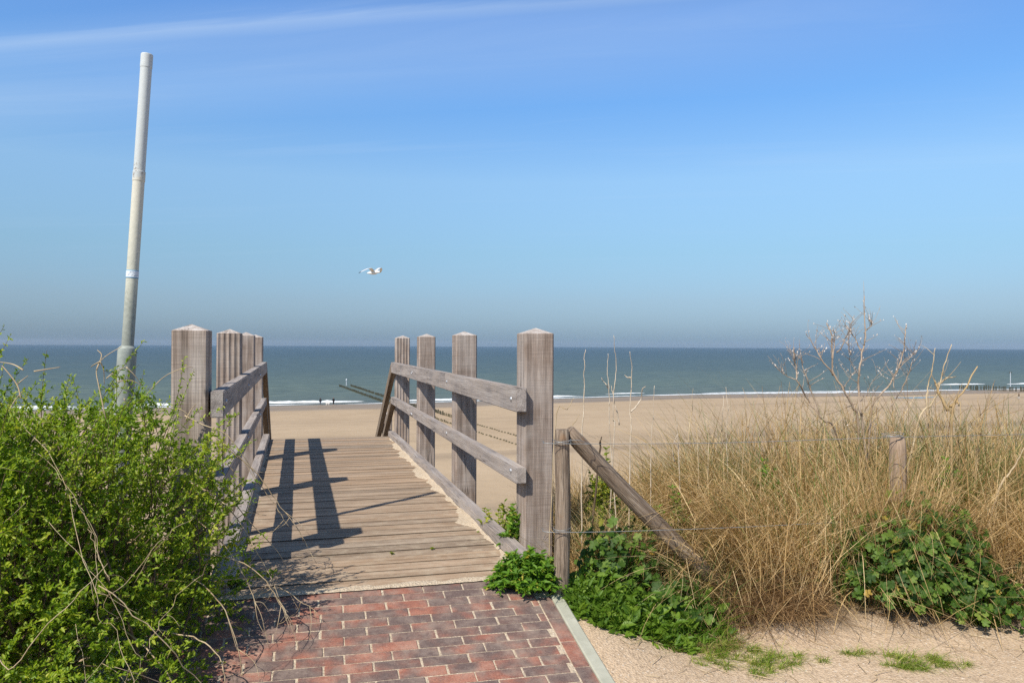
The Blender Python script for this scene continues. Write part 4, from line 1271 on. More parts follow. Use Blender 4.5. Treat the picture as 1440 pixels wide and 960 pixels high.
weed(P(.16, .38, 0), (.012, .010), .014, 4, 'tiny sprig in a board gap nearer the right kerb board', 37, M_YWEED, .32)
weed((1.03, 4.95, .0), (.2, .12), .36, 46, 'leafy weed with reddish tips in the straw right of the brace pole', 38, M_WEED)
weed((2.72, 4.95, .05), (.26, .15), .5, 60, 'bright green climbing weed among straw right of the second fence post', 39, M_WEED)
weed((1.68, 5.2, .05), (.12, .12), .5, 34, 'pale green weed standing in straw left of the bare shrub', 40, M_WEED)

# grass tufts on the sand
def tuft(x, y, rx, ry, cnt, hmax, label, seed, mat=M_TURF):
    r_ = np.random.default_rng(seed)
    loc = (x, y, float(terrain(x, y)))
    K = max(3, cnt // 45)
    az = r_.uniform(0, 6.283, K); rr = np.sqrt(r_.uniform(0, 1, K))
    cen = np.column_stack([x + rx * rr * np.cos(az), y + ry * rr * np.sin(az)])
    size = r_.uniform(.35, 1.0, K) * (1.1 - .5 * rr)
    w = r_.integers(0, K, cnt)
    q = np.column_stack([cen[w] + r_.normal(0, .010, (cnt, 2)), np.zeros(cnt)])
    c = cnt; q[:, 2] = terrain(q[:, 0], q[:, 1]) - .004
    d = norm(np.column_stack([r_.normal(.1, .85, c), r_.normal(-.3, .7, c), np.ones(c) * .9]))
    v, f = blades(q, d, r_.uniform(.35, 1.2, c) * hmax * size[w], r_.uniform(.002, .0042, c), np.column_stack([r_.normal(.1, .5, c), r_.normal(-.2, .45, c), -r_.uniform(.0, .7, c)]), 4, r_)
    o = link('grass_tuft', np_mesh('grass_tuft', local(v, loc), f), mat, None, at(loc))
    return tag(o, label, 'grass tuft', 'grass tufts on the sandy path')
tuft(1.18, 3.84, .30, .15, 1700, .15, 'largest grass tuft on the sand, near the kerb', 51)
tuft(.98, 4.02, .22, .13, 1000, .15, 'grey green grass tuft against the bank of weeds', 52, M_TURF)
tuft(1.95, 3.84, .19, .10, 1100, .15, 'thick bright green grass tuft in the middle of the sand', 53)
tuft(1.75, 3.92, .10, .05, 220, .09, 'sparse yellowish grass tuft left of the thick bright tuft', 54)
tuft(1.50, 3.84, .06, .03, 120, .07, 'tiny yellow grass tuft alone on the sand', 55)
tuft(2.18, 3.82, .07, .04, 120, .09, 'tiny grass tuft right of the thick bright tuft', 56)

# bits of dead twig and straw on the sand
parts = []
r_ = np.random.default_rng(60)
for i in range(330):
    x = r_.uniform(.5, 3.6); y = r_.uniform(3.25, 4.45)
    if kerb_dist(Vector((x, y, 0))) < .12: continue
    if r_.random() > (y - 3.1) / 1.0: continue
    a = r_.uniform(0, 3.14); L_ = r_.uniform(.03, .15)
    p = np.array([[x + L_ * t * math.cos(a), y + L_ * t * math.sin(a), 0] for t in (-.5, 0, .5)]) + r_.normal(0, .008, (3, 3)) * np.array([1, 1, 0])
    p[:, 2] = terrain(p[:, 0], p[:, 1]) + .006 + np.array([0, r_.uniform(0, .008), 0])
    parts.append(tube_np(bez(p, 6), r_.uniform(.0008, .002), 4))
v, f = join_np(parts)
tag(link('twig_litter', np_mesh('twig_litter', v, f, True), M_TWIG), kind='stuff')

# ------------------------------------------------------------------ bare shrub and dry stalks
def z6(p): return (1060 + .2917 * p[0], 420 + .2917 * p[1])
def z5(p): return (760 + .2361 * p[0], 460 + .2361 * p[1])
def twigs(lines, conv, Y, r0, rng_, side=0, buds=None, root_z=None, sway=.05, base=None):
    out = []; bud_pts = []
    for li, ln in enumerate(lines):
        yy = Y + rng_.uniform(-sway, sway)
        q = np.array([px_pt(*conv(p), yy + rng_.normal(0, .02)) for p in ln])
        if root_z is not None and li in root_z:
            e = q[0].copy()
            dq = q[0] - q[1]; e[:2] += dq[:2] / max(-dq[2], .05) * min(.35, max(0, q[0][2] - float(terrain(q[0][0], q[0][1])))) * .8
            e[2] = float(terrain(e[0], e[1])) - .03; e[0] += rng_.normal(0, .04); q = np.vstack([e, q])
        p3 = bez(q, 6 * len(q))
        p3 += np.cumsum(rng_.normal(0, .0024, p3.shape), 0)
        r = r0[li] if hasattr(r0, '__len__') else r0
        out.append(tube_np(p3, np.linspace(r, r * .35, len(p3)), 5))
        for k in range(side):
            t = rng_.uniform(.35, 1); b = p3[int(t * (len(p3) - 1))]
            L_ = rng_.uniform(.04, .17); dv = np.array([rng_.normal(0, .6), rng_.normal(0, .5), rng_.uniform(.4, 1)]); dv /= np.linalg.norm(dv)
            pp = bez([b, b + dv * L_ * .5 + rng_.normal(0, .005, 3), b + dv * L_], 5)
            out.append(tube_np(pp, np.linspace(min(r * .4, .0022), .0007, 5), 4)); bud_pts += list(pp[2:])
        bud_pts += list(p3[len(p3) // 2:])
    return out, bud_pts
r_ = np.random.default_rng(91)
main = [[(505, 640), (480, 530), (430, 440), (385, 370), (380, 290), (372, 200), (350, 140)],
        [(385, 370), (340, 310), (300, 250), (255, 175)], [(400, 260), (440, 205), (470, 150), (488, 100)],
        [(380, 290), (385, 220), (378, 130)], [(520, 640), (505, 540), (490, 440), (500, 330), (518, 250), (530, 180), (527, 10)],
        [(518, 250), (480, 190), (450, 140), (425, 95)], [(530, 165), (555, 130), (565, 100)],
        [(560, 600), (580, 490), (640, 420), (690, 340), (715, 260), (725, 190), (737, 130)],
        [(690, 340), (740, 290), (790, 240)], [(660, 520), (720, 430), (745, 330), (755, 290)],
        [(400, 650), (330, 580), (250, 470), (205, 390), (190, 300), (178, 210)], [(205, 390), (160, 365), (115, 320)],
        [(195, 320), (210, 270)], [(330, 580), (285, 460), (255, 370), (235, 280)],
        [(350, 560), (520, 490), (560, 400), (640, 300)], [(600, 560), (540, 640), (470, 640)], [(470, 260), (455, 220), (450, 190)],
        [(490, 340), (470, 290), (455, 240)], [(430, 430), (470, 370), (500, 330)], [(675, 430), (675, 380), (700, 330)]]
rad = [.98 * q for q in [.010, .0055, .0045, .0045, .0095, .0045, .0035, .0085, .004, .0045, .008, .0035, .003, .0055, .0032, .004, .003, .003, .003, .003]]
bs_loc = px_pt(1212, 640, 5.25); bs_loc[2] = float(terrain(bs_loc[0], bs_loc[1]))
bsh = empty('bare_shrub', bs_loc, 'leafless shrub with pale upright branches rising out of the dry grass against the sea', 'shrub')
tw, buds = twigs(main, z6, 5.25, rad, r_, side=10, root_z={0, 4, 7, 10}, sway=.10, base=bs_loc)
v, f = join_np(tw)
link('branch', np_mesh('branch', local(v, bs_loc), f, True), M_SHRUBTWIG, bsh, at(bs_loc))
buds = np.array(buds); buds = buds[r_.random(len(buds)) < .55]
n = len(buds); sz = r_.uniform(.008, .019, n)
v, f = leaves(buds + r_.normal(0, .004, buds.shape), np.column_stack([r_.normal(0, .5, n), r_.normal(0, .5, n), np.ones(n)]), rnd_dir(n, r_), sz, sz * .5, .3, .1)
link('bud', np_mesh('bud', local(v, bs_loc), f), M_GREYBUD, bsh, at(bs_loc))['kind'] = 'stuff'

def stalk(lines, conv, Y, r, mat, label, name='dry_stalk', side=2, group='dry stalks above the grass'):
    rr_ = np.random.default_rng(abs(hash(label)) % 1000 if False else len(label) * 7 + int(Y * 100))
    tw, bd = twigs(lines, conv, Y, r * 1.45, rr_, side=side, root_z={0}, sway=.02)
    q = px_pt(*conv(lines[0][0]), Y); q[2] = float(terrain(q[0], q[1]))
    v, f = join_np(tw)
    o = link(name, np_mesh(name, local(v, q), f, True), mat, None, at(q))
    return tag(o, label, 'stalk', group)
stalk([[(945, 860), (945, 540), (1000, 420), (1058, 320)], [(940, 540), (900, 450), (880, 400)], [(950, 520), (985, 500), (1005, 520)]], z6, 4.9, .0075, M_YELLOWSTEM, 'thick yellow stemmed dry stalk right of the bare shrub', side=4)
stalk([[(790, 600), (850, 500), (890, 420), (910, 310), (940, 200)], [(890, 420), (930, 380), (990, 370)]], z6, 5.1, .0052, M_TWIG, 'tallest forked dry stalk right of the bare shrub', side=3)
stalk([[(840, 600), (845, 450), (870, 330), (878, 240)]], z6, 5.2, .0045, M_TWIG, 'straight thin dry stalk just right of the bare shrub', side=2)
stalk([[(1085, 700), (1090, 570)], [(1088, 640), (1110, 660), (1200, 655)]], z6, 4.9, .0055, M_YELLOWSTEM, 'short stout pale stalk at the right edge with a bent side branch', side=0)
stalk([[(1180, 930), (1240, 830), (1310, 700)]], z6, 4.6, .006, M_TWIG, 'slanting brown stalk at the right end of the grass', side=1)
stalk([[(245, 660), (255, 500), (258, 330), (262, 220), (268, 120)]], z5, 4.9, .0034, M_STALK, 'pale straight stalk nearest the big post', side=0)
stalk([[(412, 600), (408, 430), (402, 290), (405, 160)], [(408, 365), (385, 320), (358, 280)]], z5, 5.0, .0030, M_STALK, 'slim stalk with one side shoot behind the brace pole', side=0)
stalk([[(458, 640), (455, 560), (450, 390), (455, 220), (443, 60)], [(470, 580), (440, 430), (425, 350)]], z5, 5.15, .0033, M_STALK, 'tallest of the slim pale stalks behind the brace pole', side=0)
stalk([[(545, 640), (540, 520), (545, 300), (528, 150)], [(545, 500), (590, 430), (600, 350), (615, 330)], [(540, 305), (515, 303)]], z5, 5.05, .0036, M_STALK, 'forked pale stalk with a hooked side branch against the beach', side=0)
stalk([[(660, 690), (668, 540), (680, 340)]], z5, 5.2, .0028, M_STALK, 'single thin stalk left of the marram patch', side=0)
stalk([[(835, 690), (832, 560), (820, 450)], [(800, 800), (790, 700), (815, 620)]], z5, 5.2, .0030, M_STALK, 'leaning pale stalk over the gap in the grass', side=0)
stalk([[(925, 680), (925, 560), (920, 450)], [(880, 700), (900, 520), (905, 440)]], z5, 5.3, .0030, M_TWIG, 'brownish pair of stalks near the marram patch', side=1)
stalk([[(1010, 690), (1012, 560), (1040, 440)], [(1095, 680), (1105, 560)], [(1010, 640), (1000, 560), (985, 500)]], z5, 5.3, .0034, M_TWIG, 'clustered brown stalks just left of the marram patch', side=1)
stalk([[(1105, 600), (1108, 470), (1100, 350)], [(1080, 620), (1085, 500), (1090, 400)]], z5, 5.5, .0030, M_STALK, 'pair of pale stalks rising from the marram patch', side=1)
stalk([[(1220, 690), (1225, 560), (1220, 440)], [(1240, 600), (1250, 500), (1275, 420)]], z5, 5.4, .0028, M_TWIG, 'thin twin stalks behind the marram patch', side=1)
stalk([[(85, 590), (150, 480), (190, 410)], [(180, 620), (215, 560), (245, 510)]], z5, 4.75, .0028, M_TWIG, 'leaning dry stems beside the big post top wire', side=0)
stalk([[(350, 770), (352, 690), (354, 655)]], z5, 4.9, .0055, M_DARKSTEM, 'short dark broken stem behind the brace pole', side=0)
stalk([[(1410, 640), (1412, 520), (1405, 430)], [(1380, 640), (1350, 520), (1335, 500)]], z5, 5.4, .003, M_TWIG, 'brown stems left of the bare shrub branches', side=1)

# ------------------------------------------------------------------ groynes on the beach
def pile_mesh(seed, h):
    r_ = random.Random(seed); bm = bmesh.new(); rings = []
    n = 8; a0 = r_.random()
    for z, k in ((-.8, 1.0), (h - .05, .97), (h, .82)):
        rings.append([bm.verts.new((.15 * k * math.cos(a0 + 6.283 * i / n) * (1 + .08 * r_.random()), .15 * k * math.sin(a0 + 6.283 * i / n), z + (.04 * r_.random() if z > 0 else 0))) for i in range(n)])
    for A, B in zip(rings[:-1], rings[1:]):
        for i in range(n): bm.faces.new((A[i], A[(i + 1) % n], B[(i + 1) % n], B[i]))
    bm.faces.new(rings[-1])
    return bm_mesh('groyne_pile', bm)
pile_meshes = {}
for nm, m_ in (('wet', M_PILE), ('dry', M_PILE_DRY)):
    for k in range(5):
        me = pile_mesh(k * 3 + (nm == 'dry'), 1.0); me.materials.append(m_); pile_meshes[nm, k] = me
def add_pile(x, y, hgt, kind, label, group):
    z = max(float(beach_z(x, y)), SEA_Z)
    o = bpy.data.objects.new('groyne_pile', pile_meshes[kind, random.randrange(5)])
    o.location = (x, y, z); o.rotation_euler = (R(random.gauss(0, 1.5)), R(random.gauss(0, 1.5)), random.random() * 6)
    o.scale = (1, 1, max(.12, hgt))
    COL.objects.link(o)
    return tag(o, label, 'pile', group)
A0 = Vector((1.0, 106)); A1 = Vector((-60, 272))
gd = (A1 - A0).normalized(); gl = (A1 - A0).length
for row, off in ((0, Vector((0, 0))), (1, Vector((3.7, 1.2)))):
    t = 0
    while t < gl:
        p = A0 + gd * t + off
        x, y = p.x + random.gauss(0, .06), p.y + random.gauss(0, .06)
        wet = float(beach_z(x, y)) < SEA_Z
        rel = t / gl
        hh = .20 + .55 * min(1, max(0, (rel - .16) / .16)) if rel < .48 else .58
        hh *= random.uniform(.8, 1.15)
        lab = ('dark wet pile of the double groyne running out into the sea beyond the boardwalk' if wet else
               ('short half buried pile of the double groyne on dry sand' if rel < .22 else 'mossy pile of the double groyne on the beach below the waterline'))
        if not wet and rel >= .22: lab = 'mossy greenish pile of the double groyne standing on the beach'
        add_pile(x, y, hh, 'wet' if rel > .30 else 'dry', lab, 'piles of the double groyne')
        t += 1.28 if rel < .52 else 1.22
# low sand-filled core so the wet rows read as solid where the sea breaks against them is not needed: the piles stand close
B0 = px_pt(1350, 548, 270)[:2]; B1 = px_pt(1478, 551.5, 252)[:2]
nB = 46
for k in range(nB):
    t = k / (nB - 1); x, y = B0 * (1 - t) + B1 * t
    add_pile(x + random.gauss(0, .05), y + random.gauss(0, .3), 1.55 * random.uniform(.85, 1.12), 'wet', 'dark pile of the distant groyne at the right edge of the beach', 'piles of the distant right groyne')

def beacon(px, py0, py1, Y, label, cross):
    b = px_pt(px, py1, Y); t = px_pt(px, py0, Y)
    H = t[2] - b[2]
    loc = (b[0], b[1], b[2])
    o = empty('beacon_pole', loc, label, 'beacon', None)
    link('shaft', lathe('shaft', [(-1.2, .16), (H * .5, .14), (H, .11)], 10), simple_mat('beacon_grey', (.42, .45, .48), (.6, .62, .64), 2), o, Matrix.Translation(Vector(loc)) @ Matrix(((0, 0, 1), (1, 0, 0), (0, 1, 0))).transposed().to_4x4().transposed().inverted() if False else Matrix.Translation(Vector(loc)) @ Matrix.Rotation(R(-90), 4, 'Y'))
    if cross:
        for a in (-1, 1):
            timber('topmark_bar', (loc[0] - .55, loc[1], loc[2] + H - a * .25 - .1), (loc[0] + .55, loc[1], loc[2] + H + a * .25 - .1), .10, .14, M_PILE, o, bevel=0)
    else:
        link('topmark', lathe('topmark', [(0, .02), (.25, .20), (.55, .20), (.8, .02)], 10), simple_mat('beacon_white', (.72, .74, .76), (.85, .86, .87), 2), o, Matrix.Translation((loc[0], loc[1], loc[2] + H - .1)) @ Matrix.Rotation(R(-90), 4, 'Y'))
beacon(487.5, 535, 544, 275, 'pale marker pole at the seaward end of the double groyne', False)
beacon(1421, 523, 545, 290, 'tall grey marker pole with a crossed top behind the distant right groyne', True)

# ------------------------------------------------------------------ people and dog at the waterline
def skin_figure(name, joints, edges, mat, parent, loc, rot=0.0, sub=2):
    me = bpy.data.meshes.new(name); me.from_pydata([j[0] for j in joints], edges, [])
    o = bpy.data.objects.new(name, me); COL.objects.link(o)
    o.modifiers.new('skin', 'SKIN')
    for i, j in enumerate(joints):
        r = j[1]; me.skin_vertices[0].data[i].radius = (r, r) if not hasattr(r, '__len__') else r
    me.skin_vertices[0].data[0].use_root = True
    ss = o.modifiers.new('sub', 'SUBSURF'); ss.levels = sub; ss.render_levels = sub
    dg = bpy.context.evaluated_depsgraph_get(); dg.update()
    me2 = bpy.data.meshes.new_from_object(o.evaluated_get(dg)); me2.name = name
    bpy.data.objects.remove(o, do_unlink=True)
    for p in me2.polygons: p.use_smooth = True
    me2.materials.clear()
    return link(name, me2, mat, parent, Matrix.Translation(Vector(loc)) @ Matrix.Rotation(rot, 4, 'Z'))
def cloth(name, c, d=.8):
    return simple_mat(name, tuple(x * d for x in c), c, 14, .85, .2)
M_SKIN = cloth('skin', (.50, .31, .22))
def person(x, y, rot, top_c, leg_c, hair_c, label, stride=.10, armbend=.15):
    loc = (x, y, max(float(beach_z(x, y)), SEA_Z + .01))
    o = empty('person', loc, label, 'person')
    J = [((0, 0, .93), (.14, .10)), ((0, 0, 1.15), (.13, .095)), ((0, 0, 1.36), (.155, .10)), ((0, .0, 1.48), .055), ((0, .01, 1.56), .085), ((0, .015, 1.66), .105), ((0, .01, 1.745), .075),
         ((.095, 0, .86), .088), ((.10, stride, .48), .058), ((.10, stride * .6, .08), .04), ((.105, stride * .6 + .14, .035), .036),
         ((-.095, 0, .86), .088), ((-.10, -stride * .4, .48), .058), ((-.10, -stride * 1.5, .08), .04), ((-.105, -stride * 1.5 + .14, .035), .036),
         ((.19, 0, 1.38), .055), ((.235, -.03, 1.12), .042), ((.22, armbend, .90), .033), ((.215, armbend + .05, .80), .032),
         ((-.19, 0, 1.38), .055), ((-.235, -.03, 1.12), .042), ((-.22, armbend * .5, .88), .033), ((-.215, armbend * .5 + .04, .78), .032),
         ((0, .118, 1.65), .018)]
    E = [(0, 1), (1, 2), (2, 3), (3, 4), (4, 5), (5, 6), (0, 7), (7, 8), (8, 9), (9, 10), (0, 11), (11, 12), (12, 13), (13, 14), (2, 15), (15, 16), (16, 17), (17, 18), (2, 19), (19, 20), (20, 21), (21, 22), (5, 23)]
    skin_figure('body', J, E, M_SKIN, o, loc, rot)
    g = 1.13
    T = [((0, 0, .80), (.20, .155)), ((0, 0, 1.0), (.19, .15)), ((0, 0, 1.20), (.19, .15)), ((0, 0, 1.38), (.22, .155)), ((0, 0, 1.50), (.13, .11)), ((0, 0, 1.56), (.085, .085)),
         ((.20, 0, 1.38), .085), ((.24, -.03, 1.12), .062), ((.224, armbend * .9, .90), .05), ((-.20, 0, 1.38), .085), ((-.24, -.03, 1.12), .062), ((-.224, armbend * .45, .88), .05)]
    skin_figure('jacket', T, [(0, 1), (1, 2), (2, 3), (3, 4), (4, 5), (3, 6), (6, 7), (7, 8), (3, 9), (9, 10), (10, 11)], cloth('jacket_cloth', top_c), o, loc, rot)
    G = [((0, 0, .98), (.175, .135)), ((.095, 0, .84), .115), ((.10, stride, .48), .072), ((.10, stride * .6 + .01, .10), .056), ((-.095, 0, .84), .115), ((-.10, -stride * .4, .48), .072), ((-.10, -stride * 1.5 + .01, .10), .056)]
    skin_figure('trousers', G, [(0, 1), (1, 2), (2, 3), (0, 4), (4, 5), (5, 6)], cloth('trouser_cloth', leg_c), o, loc, rot)
    skin_figure('hair', [((0, -.035, 1.62), .095), ((0, -.025, 1.71), .105), ((0, .0, 1.775), .085)], [(0, 1), (1, 2)], cloth('hair', hair_c), o, loc, rot)
    return o
p1 = px_pt(451, 570, 186); p2 = px_pt(469.5, 570, 187); p3 = px_pt(1433, 568.3, 212)
person(p1[0], p1[1], R(10), (.02, .022, .028), (.13, .14, .17), (.03, .02, .015), 'person in black coat and grey trousers at the waterline, left of the white dog', .03, .06)
person(p2[0], p2[1], R(-150), (.02, .022, .03), (.025, .028, .035), (.03, .022, .016), 'person in dark clothes at the waterline, right of the white dog', .12, .22)
person(p3[0], p3[1], R(80), (.12, .075, .05), (.55, .52, .48), (.05, .035, .02), 'person in a brown top and pale trousers walking alone on the beach far right', .16, .18)
dp = px_pt(461.2, 570.4, 185); dz = max(float(beach_z(dp[0], dp[1])), SEA_Z + .01)
dog = empty('dog', (dp[0], dp[1], dz), 'small white dog between the two people at the waterline', 'dog')
JD = [((0, 0, .50), .13), ((.28, 0, .50), .15), ((-.26, 0, .51), .12), ((.44, 0, .60), .085), ((.55, 0, .72), .09), ((.68, 0, .69), .045),
      ((.30, .09, .36), .05), ((.31, .09, .20), .035), ((.30, .09, .03), .035), ((.30, -.09, .36), .05), ((.31, -.09, .20), .035), ((.30, -.09, .03), .035),
      ((-.28, .09, .36), .065), ((-.22, .09, .28), .045), ((-.34, .09, .17), .033), ((-.32, .09, .03), .034), ((-.28, -.09, .36), .065), ((-.22, -.09, .28), .045), ((-.34, -.09, .17), .033), ((-.32, -.09, .03), .034),
      ((-.42, 0, .58), .035), ((-.55, 0, .68), .022), ((.53, .075, .80), .025), ((.50, .10, .74), .02), ((.53, -.075, .80), .025), ((.50, -.10, .74), .02)]
ED = [(0, 1), (0, 2), (1, 3), (3, 4), (4, 5), (1, 6), (6, 7), (7, 8), (1, 9), (9, 10), (10, 11), (2, 12), (12, 13), (13, 14), (14, 15), (2, 16), (16, 17), (17, 18), (18, 19), (2, 20), (20, 21), (4, 22), (22, 23), (4, 24), (24, 25)]
skin_figure('body', JD, ED, cloth('dog_fur', (.80, .74, .66), .85), dog, (dp[0], dp[1], dz), R(15))

# ------------------------------------------------------------------ gulls
M_GULLW = cloth('gull_white', (.82, .81, .76), .93); M_GULLB = cloth('gull_black', (.03, .03, .035)); M_GULLY = cloth('gull_bill', (.55, .34, .06)); M_GULLG = cloth('gull_grey', (.60, .62, .64), .9)
def gull(loc, rotz, scale, label, roll=0.0):
    o = empty('gull', loc, label, 'bird')
    Mg = Matrix.Translation(Vector(loc)) @ Matrix.Rotation(rotz, 4, 'Z') @ Matrix.Rotation(roll, 4, 'X') @ Matrix.Scale(scale, 4)
    # body along +X (head), wings along Y
    prof = [(-.27, .012), (-.20, .035), (-.10, .065), (.02, .078), (.12, .066), (.19, .045), (.23, .044), (.265, .043), (.29, .028), (.30, .008)]
    bm = bmesh.new(); n = 12; rings = []
    for x, r in prof:
        zc = .0 + (.018 if x > .18 else 0)
        rings.append([bm.verts.new((x, r * 1.05 * math.cos(6.2832 * i / n), zc + r * .9 * math.sin(6.2832 * i / n))) for i in range(n)])
    for A, B in zip(rings[:-1], rings[1:]):
        for i in range(n): bm.faces.new((A[i], A[(i + 1) % n], B[(i + 1) % n], B[i]))
    bm.faces.new(rings[0]); bm.faces.new(rings[-1][::-1])
    bmesh.ops.recalc_face_normals(bm, faces=list(bm.faces))
    link('body', bm_mesh('body', bm, True), M_GULLW, o, Mg)
    bm = bmesh.new(); bmesh.ops.create_cone(bm, segments=8, radius1=.013, radius2=.002, depth=.06, cap_ends=True)
    link('bill', bm_mesh('bill', bm), M_GULLY, o, Mg @ Matrix.Translation((.322, 0, .015)) @ Matrix.Rotation(R(95), 4, 'Y'))
    # tail fan
    vs = []; fs = []
    for i in range(7):
        a = R(-16 + 32 * i / 6); vs += [(-.24, .02 * (i - 3) / 3, .006), (-.24 - .17 * math.cos(a), .17 * math.sin(a), .004)]
    top = [(x, y, z + .008) for x, y, z in vs]; m_ = len(vs)
    for i in range(6):
        a = 2 * i; fs += [(a, a + 1, a + 3, a + 2), (m_ + a, m_ + a + 2, m_ + a + 3, m_ + a + 1)]
    fs += [(1, m_ + 1, m_ + 13, 13)] if False else []
    me = bpy.data.meshes.new('tail'); me.from_pydata(vs + top, [], fs); link('tail', me, M_GULLW, o, Mg)
    for sgn in (-1, 1):
        # wing stations: span y, dihedral z, leading x, chord
        stn = [(.04, .03, .12, .17), (.16, .10, .155, .175), (.30, .165, .17, .165), (.42, .15, .13, .145), (.54, .10, .05, .115), (.64, .045, -.05, .075), (.70, .0, -.13, .02)]
        bm = bmesh.new(); rows = []
        for (y, z, lx, ch) in stn:
            row = []
            for u, th in ((0, 0), (.25, .075), (.6, .045), (1, 0)):
                row.append(bm.verts.new((lx - ch * u, sgn * y, z + th * ch)))
            for u, th in ((.6, -.01), (.25, -.03)):
                row.append(bm.verts.new((lx - ch * u, sgn * y, z + th * ch)))
            rows.append(row)
        for k, (A, B) in enumerate(zip(rows[:-1], rows[1:])):
            for i in range(6):
                fc = bm.faces.new((A[i], A[(i + 1) % 6], B[(i + 1) % 6], B[i])); fc.material_index = 1 if k >= 5 else (2 if i in (0, 1, 2) else 0)
        bm.faces.new(rows[-1]); bm.faces.new(rows[0][::-1])
        bmesh.ops.recalc_face_normals(bm, faces=list(bm.faces))
        me = bm_mesh('wing', bm, True)
        link('wing', me, [M_GULLW, M_GULLB, M_GULLG], o, Mg)
    return o
g1 = px_pt(524, 383.5, 34)
gull(g1, R(-24), 1.2, 'white gull with black wing tips gliding above the boardwalk', R(6))
g2 = px_pt(1172.5, 417.5, 330)
gull(g2, R(200), 1.0, 'tiny far away bird in the sky above the bare shrub', R(0))

# ------------------------------------------------------------------ sea air
bm = bmesh.new(); bmesh.ops.create_cube(bm, size=1)
for v_ in bm.verts: v_.co = Vector((v_.co.x * 16000, 260 + v_.co.y * 16000, 8.0 + v_.co.z * 45))
hm = Nodes('sea_haze'); pv = hm.n('ShaderNodeVolumePrincipled'); pv.inputs['Density'].default_value = 5e-5; pv.inputs['Color'].default_value = (.80, .88, 1.0, 1); pv.inputs['Anisotropy'].default_value = .1
hm.l(pv.outputs[0], hm.out.inputs['Volume'])
tag(link('haze', bm_mesh('haze', bm), hm.m), kind='stuff')

# ------------------------------------------------------------------ sky, sun, camera
w = bpy.data.worlds.new('World'); scene.world = w; w.use_nodes = True
nt = w.node_tree; nt.nodes.clear()
def wn(t, **kw):
    nd = nt.nodes.new(t)
    for k, v in kw.items(): setattr(nd, k, v)
    return nd
outw = wn('ShaderNodeOutputWorld'); bg = wn('ShaderNodeBackground'); sky = wn('ShaderNodeTexSky')
sky.sky_type = 'NISHITA'; sky.sun_disc = False; sky.sun_elevation = SUN_EL
sdir = Vector((-SUN_AZ.x, -SUN_AZ.y))
sky.sun_rotation = math.atan2(sdir.x, sdir.y) % (2 * math.pi)
sky.altitude = 0; sky.air_density = 1.0; sky.dust_density = 0.6; sky.ozone_density = 1.6
tc = wn('ShaderNodeTexCoord'); sep = wn('ShaderNodeSeparateXYZ'); nt.links.new(tc.outputs['Generated'], sep.inputs[0])
rp = wn('ShaderNodeValToRGB'); cr = rp.color_ramp
stops = [(0.0, (0.33, 0.53, 0.94)), (0.02, (0.41, 0.58, 0.93)), (0.055, (0.54, 0.68, 0.93)), (0.116, (0.724, 0.916, 1.052)), (0.203, (1.06, 1.275, 1.378)), (0.293, (0.874, 1.311, 1.657)), (0.384, (0.96, 1.38, 1.83)), (0.6, (0.72, 0.88, 1.1)), (1.0, (0.55, 0.62, 0.72))]
set_ramp(cr, stops)
nt.links.new(sep.outputs[2], rp.inputs['Fac'])
mul = wn('ShaderNodeMix', data_type='RGBA', blend_type='MULTIPLY'); mul.inputs[0].default_value = 1.0
nt.links.new(sky.outputs[0], mul.inputs[6]); nt.links.new(rp.outputs[0], mul.inputs[7])
# thin cirrus, laid on a high plane over the scene
def wmath(op, a, b):
    nd = wn('ShaderNodeMath', operation=op)
    for s_, v_ in ((nd.inputs[0], a), (nd.inputs[1], b)):
        if isinstance(v_, (int, float)): s_.default_value = v_
        else: nt.links.new(v_, s_)
    return nd.outputs[0]
zz = wmath('MAXIMUM', wmath('ADD', sep.outputs[2], .015), .015)
cmb = wn('ShaderNodeCombineXYZ'); nt.links.new(wmath('DIVIDE', sep.outputs[0], zz), cmb.inputs[0]); nt.links.new(wmath('DIVIDE', sep.outputs[1], zz), cmb.inputs[1])
sc0 = wn('ShaderNodeSeparateXYZ'); nt.links.new(cmb.outputs[0], sc0.inputs[0])
mp = wn('ShaderNodeCombineXYZ')
nt.links.new(wmath('MULTIPLY', wmath('SUBTRACT', sc0.outputs[0], wmath('MULTIPLY', sc0.outputs[1], .2)), .30), mp.inputs[0])
nt.links.new(wmath('MULTIPLY', wmath('ADD', sc0.outputs[1], wmath('MULTIPLY', sc0.outputs[0], .2)), 1.9), mp.inputs[1])
nz = wn('ShaderNodeTexNoise'); nz.inputs['Scale'].default_value = 1.0; nz.inputs['Detail'].default_value = 8; nz.inputs['Roughness'].default_value = .6; nz.inputs['Distortion'].default_value = .6
nt.links.new(mp.outputs[0], nz.inputs['Vector'])
def wramp(v_, stops_):
    nd = wn('ShaderNodeValToRGB'); set_ramp(nd.color_ramp, stops_); nt.links.new(v_, nd.inputs['Fac']); return nd.outputs[0]
sc_ = wn('ShaderNodeSeparateXYZ'); nt.links.new(cmb.outputs[0], sc_.inputs[0])
across = wmath('ADD', wmath('ADD', sc_.outputs[1], wmath('MULTIPLY', sc_.outputs[0], .19)), wmath('MULTIPLY', wmath('SUBTRACT', nz.outputs['Fac'], .5), .30))
wpos = wmath('MULTIPLY', wmath('SUBTRACT', across, 1.5), .4)      # the sheet lies between 2.1 and 2.9 cloud heights out
sheet = wramp(wpos, [(.20, 0.0), (.262, .25), (.285, 1.0), (.315, .45), (.46, .62), (.64, 0.0)])
side_ = wramp(wmath('MULTIPLY', wmath('ADD', sc_.outputs[0], 3.0), .2), [(.05, .8), (.45, 1.0), (.66, .9), (.90, .0)])
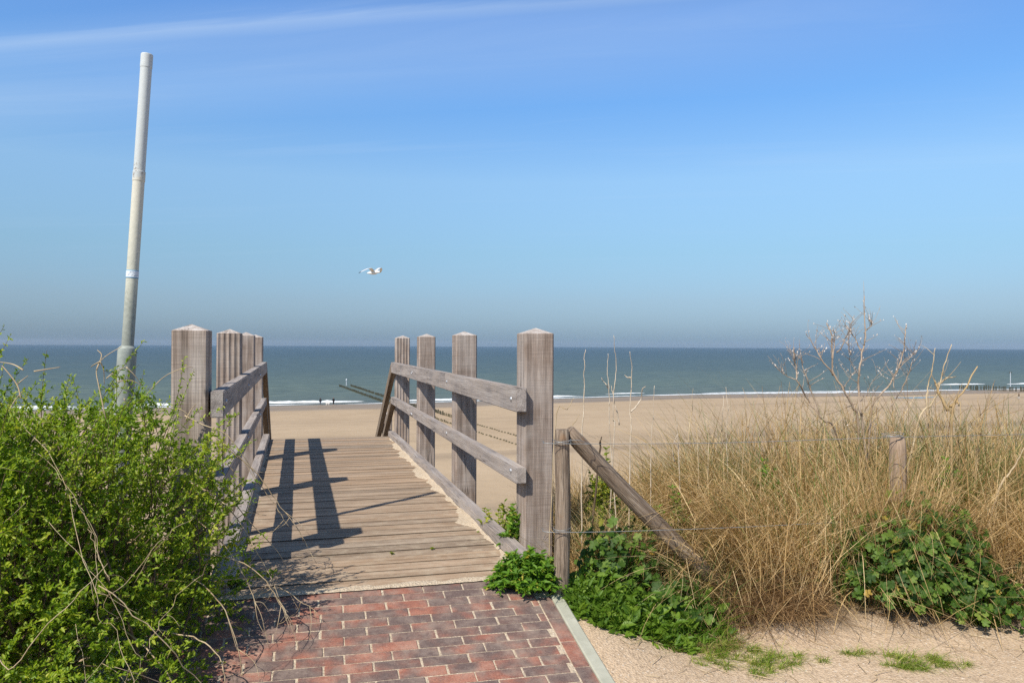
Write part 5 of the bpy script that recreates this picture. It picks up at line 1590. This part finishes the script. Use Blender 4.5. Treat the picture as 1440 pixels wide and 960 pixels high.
wisps = wramp(nz.outputs['Fac'], [(.34, .55), (.62, 1.0)])
thin = wramp(nz.outputs['Fac'], [(.55, 0.0), (.78, .5)])
cov = wmath('ADD', wmath('MULTIPLY', wmath('MULTIPLY', sheet, side_), wmath('MULTIPLY', wisps, .42)), wmath('MULTIPLY', thin, .30))
fd = wn('ShaderNodeMapRange'); fd.inputs['From Min'].default_value = .05; fd.inputs['From Max'].default_value = .24
nt.links.new(sep.outputs[2], fd.inputs['Value'])
mx = wn('ShaderNodeMix', data_type='RGBA'); nt.links.new(wmath('MULTIPLY', cov, fd.outputs[0]), mx.inputs[0])
nt.links.new(mul.outputs[2], mx.inputs[6]); mx.inputs[7].default_value = (5.2, 6.5, 8.2, 1)
nt.links.new(mx.outputs[2], bg.inputs['Color']); bg.inputs['Strength'].default_value = .10
nt.links.new(bg.outputs[0], outw.inputs['Surface'])

ld = bpy.data.lights.new('sun', 'SUN'); ld.energy = 4.7; ld.angle = R(.53); ld.color = (1.0, .94, .84)
lo = bpy.data.objects.new('sun', ld); COL.objects.link(lo)
ldir = Vector((SUN_AZ.x * math.cos(SUN_EL), SUN_AZ.y * math.cos(SUN_EL), -math.sin(SUN_EL)))
lo.rotation_euler = ldir.to_track_quat('-Z', 'Y').to_euler(); lo.location = (-20, -30, 40)

cd = bpy.data.cameras.new('camera'); cam = bpy.data.objects.new('camera', cd); COL.objects.link(cam)
cd.sensor_width = 36; cd.lens = 36 * 1100 / 1440.0; cd.clip_start = .05; cd.clip_end = 20000
pitch = math.atan(5.1 / 1100)
cam.matrix_world = Matrix.Translation(CAM) @ Matrix.Rotation(R(90) + pitch, 4, 'X') @ Matrix.Rotation(R(.27), 4, 'Z')
scene.camera = cam
scene.render.resolution_x = 1024; scene.render.resolution_y = 682
vs_ = scene.view_settings; vs_.view_transform = 'Standard'; vs_.look = 'None'; vs_.exposure = 0.2; vs_.gamma = 1
vs_.use_curve_mapping = False
scene.cycles.max_bounces = 8; scene.cycles.transparent_max_bounces = 4
scene.cycles.use_denoising = False
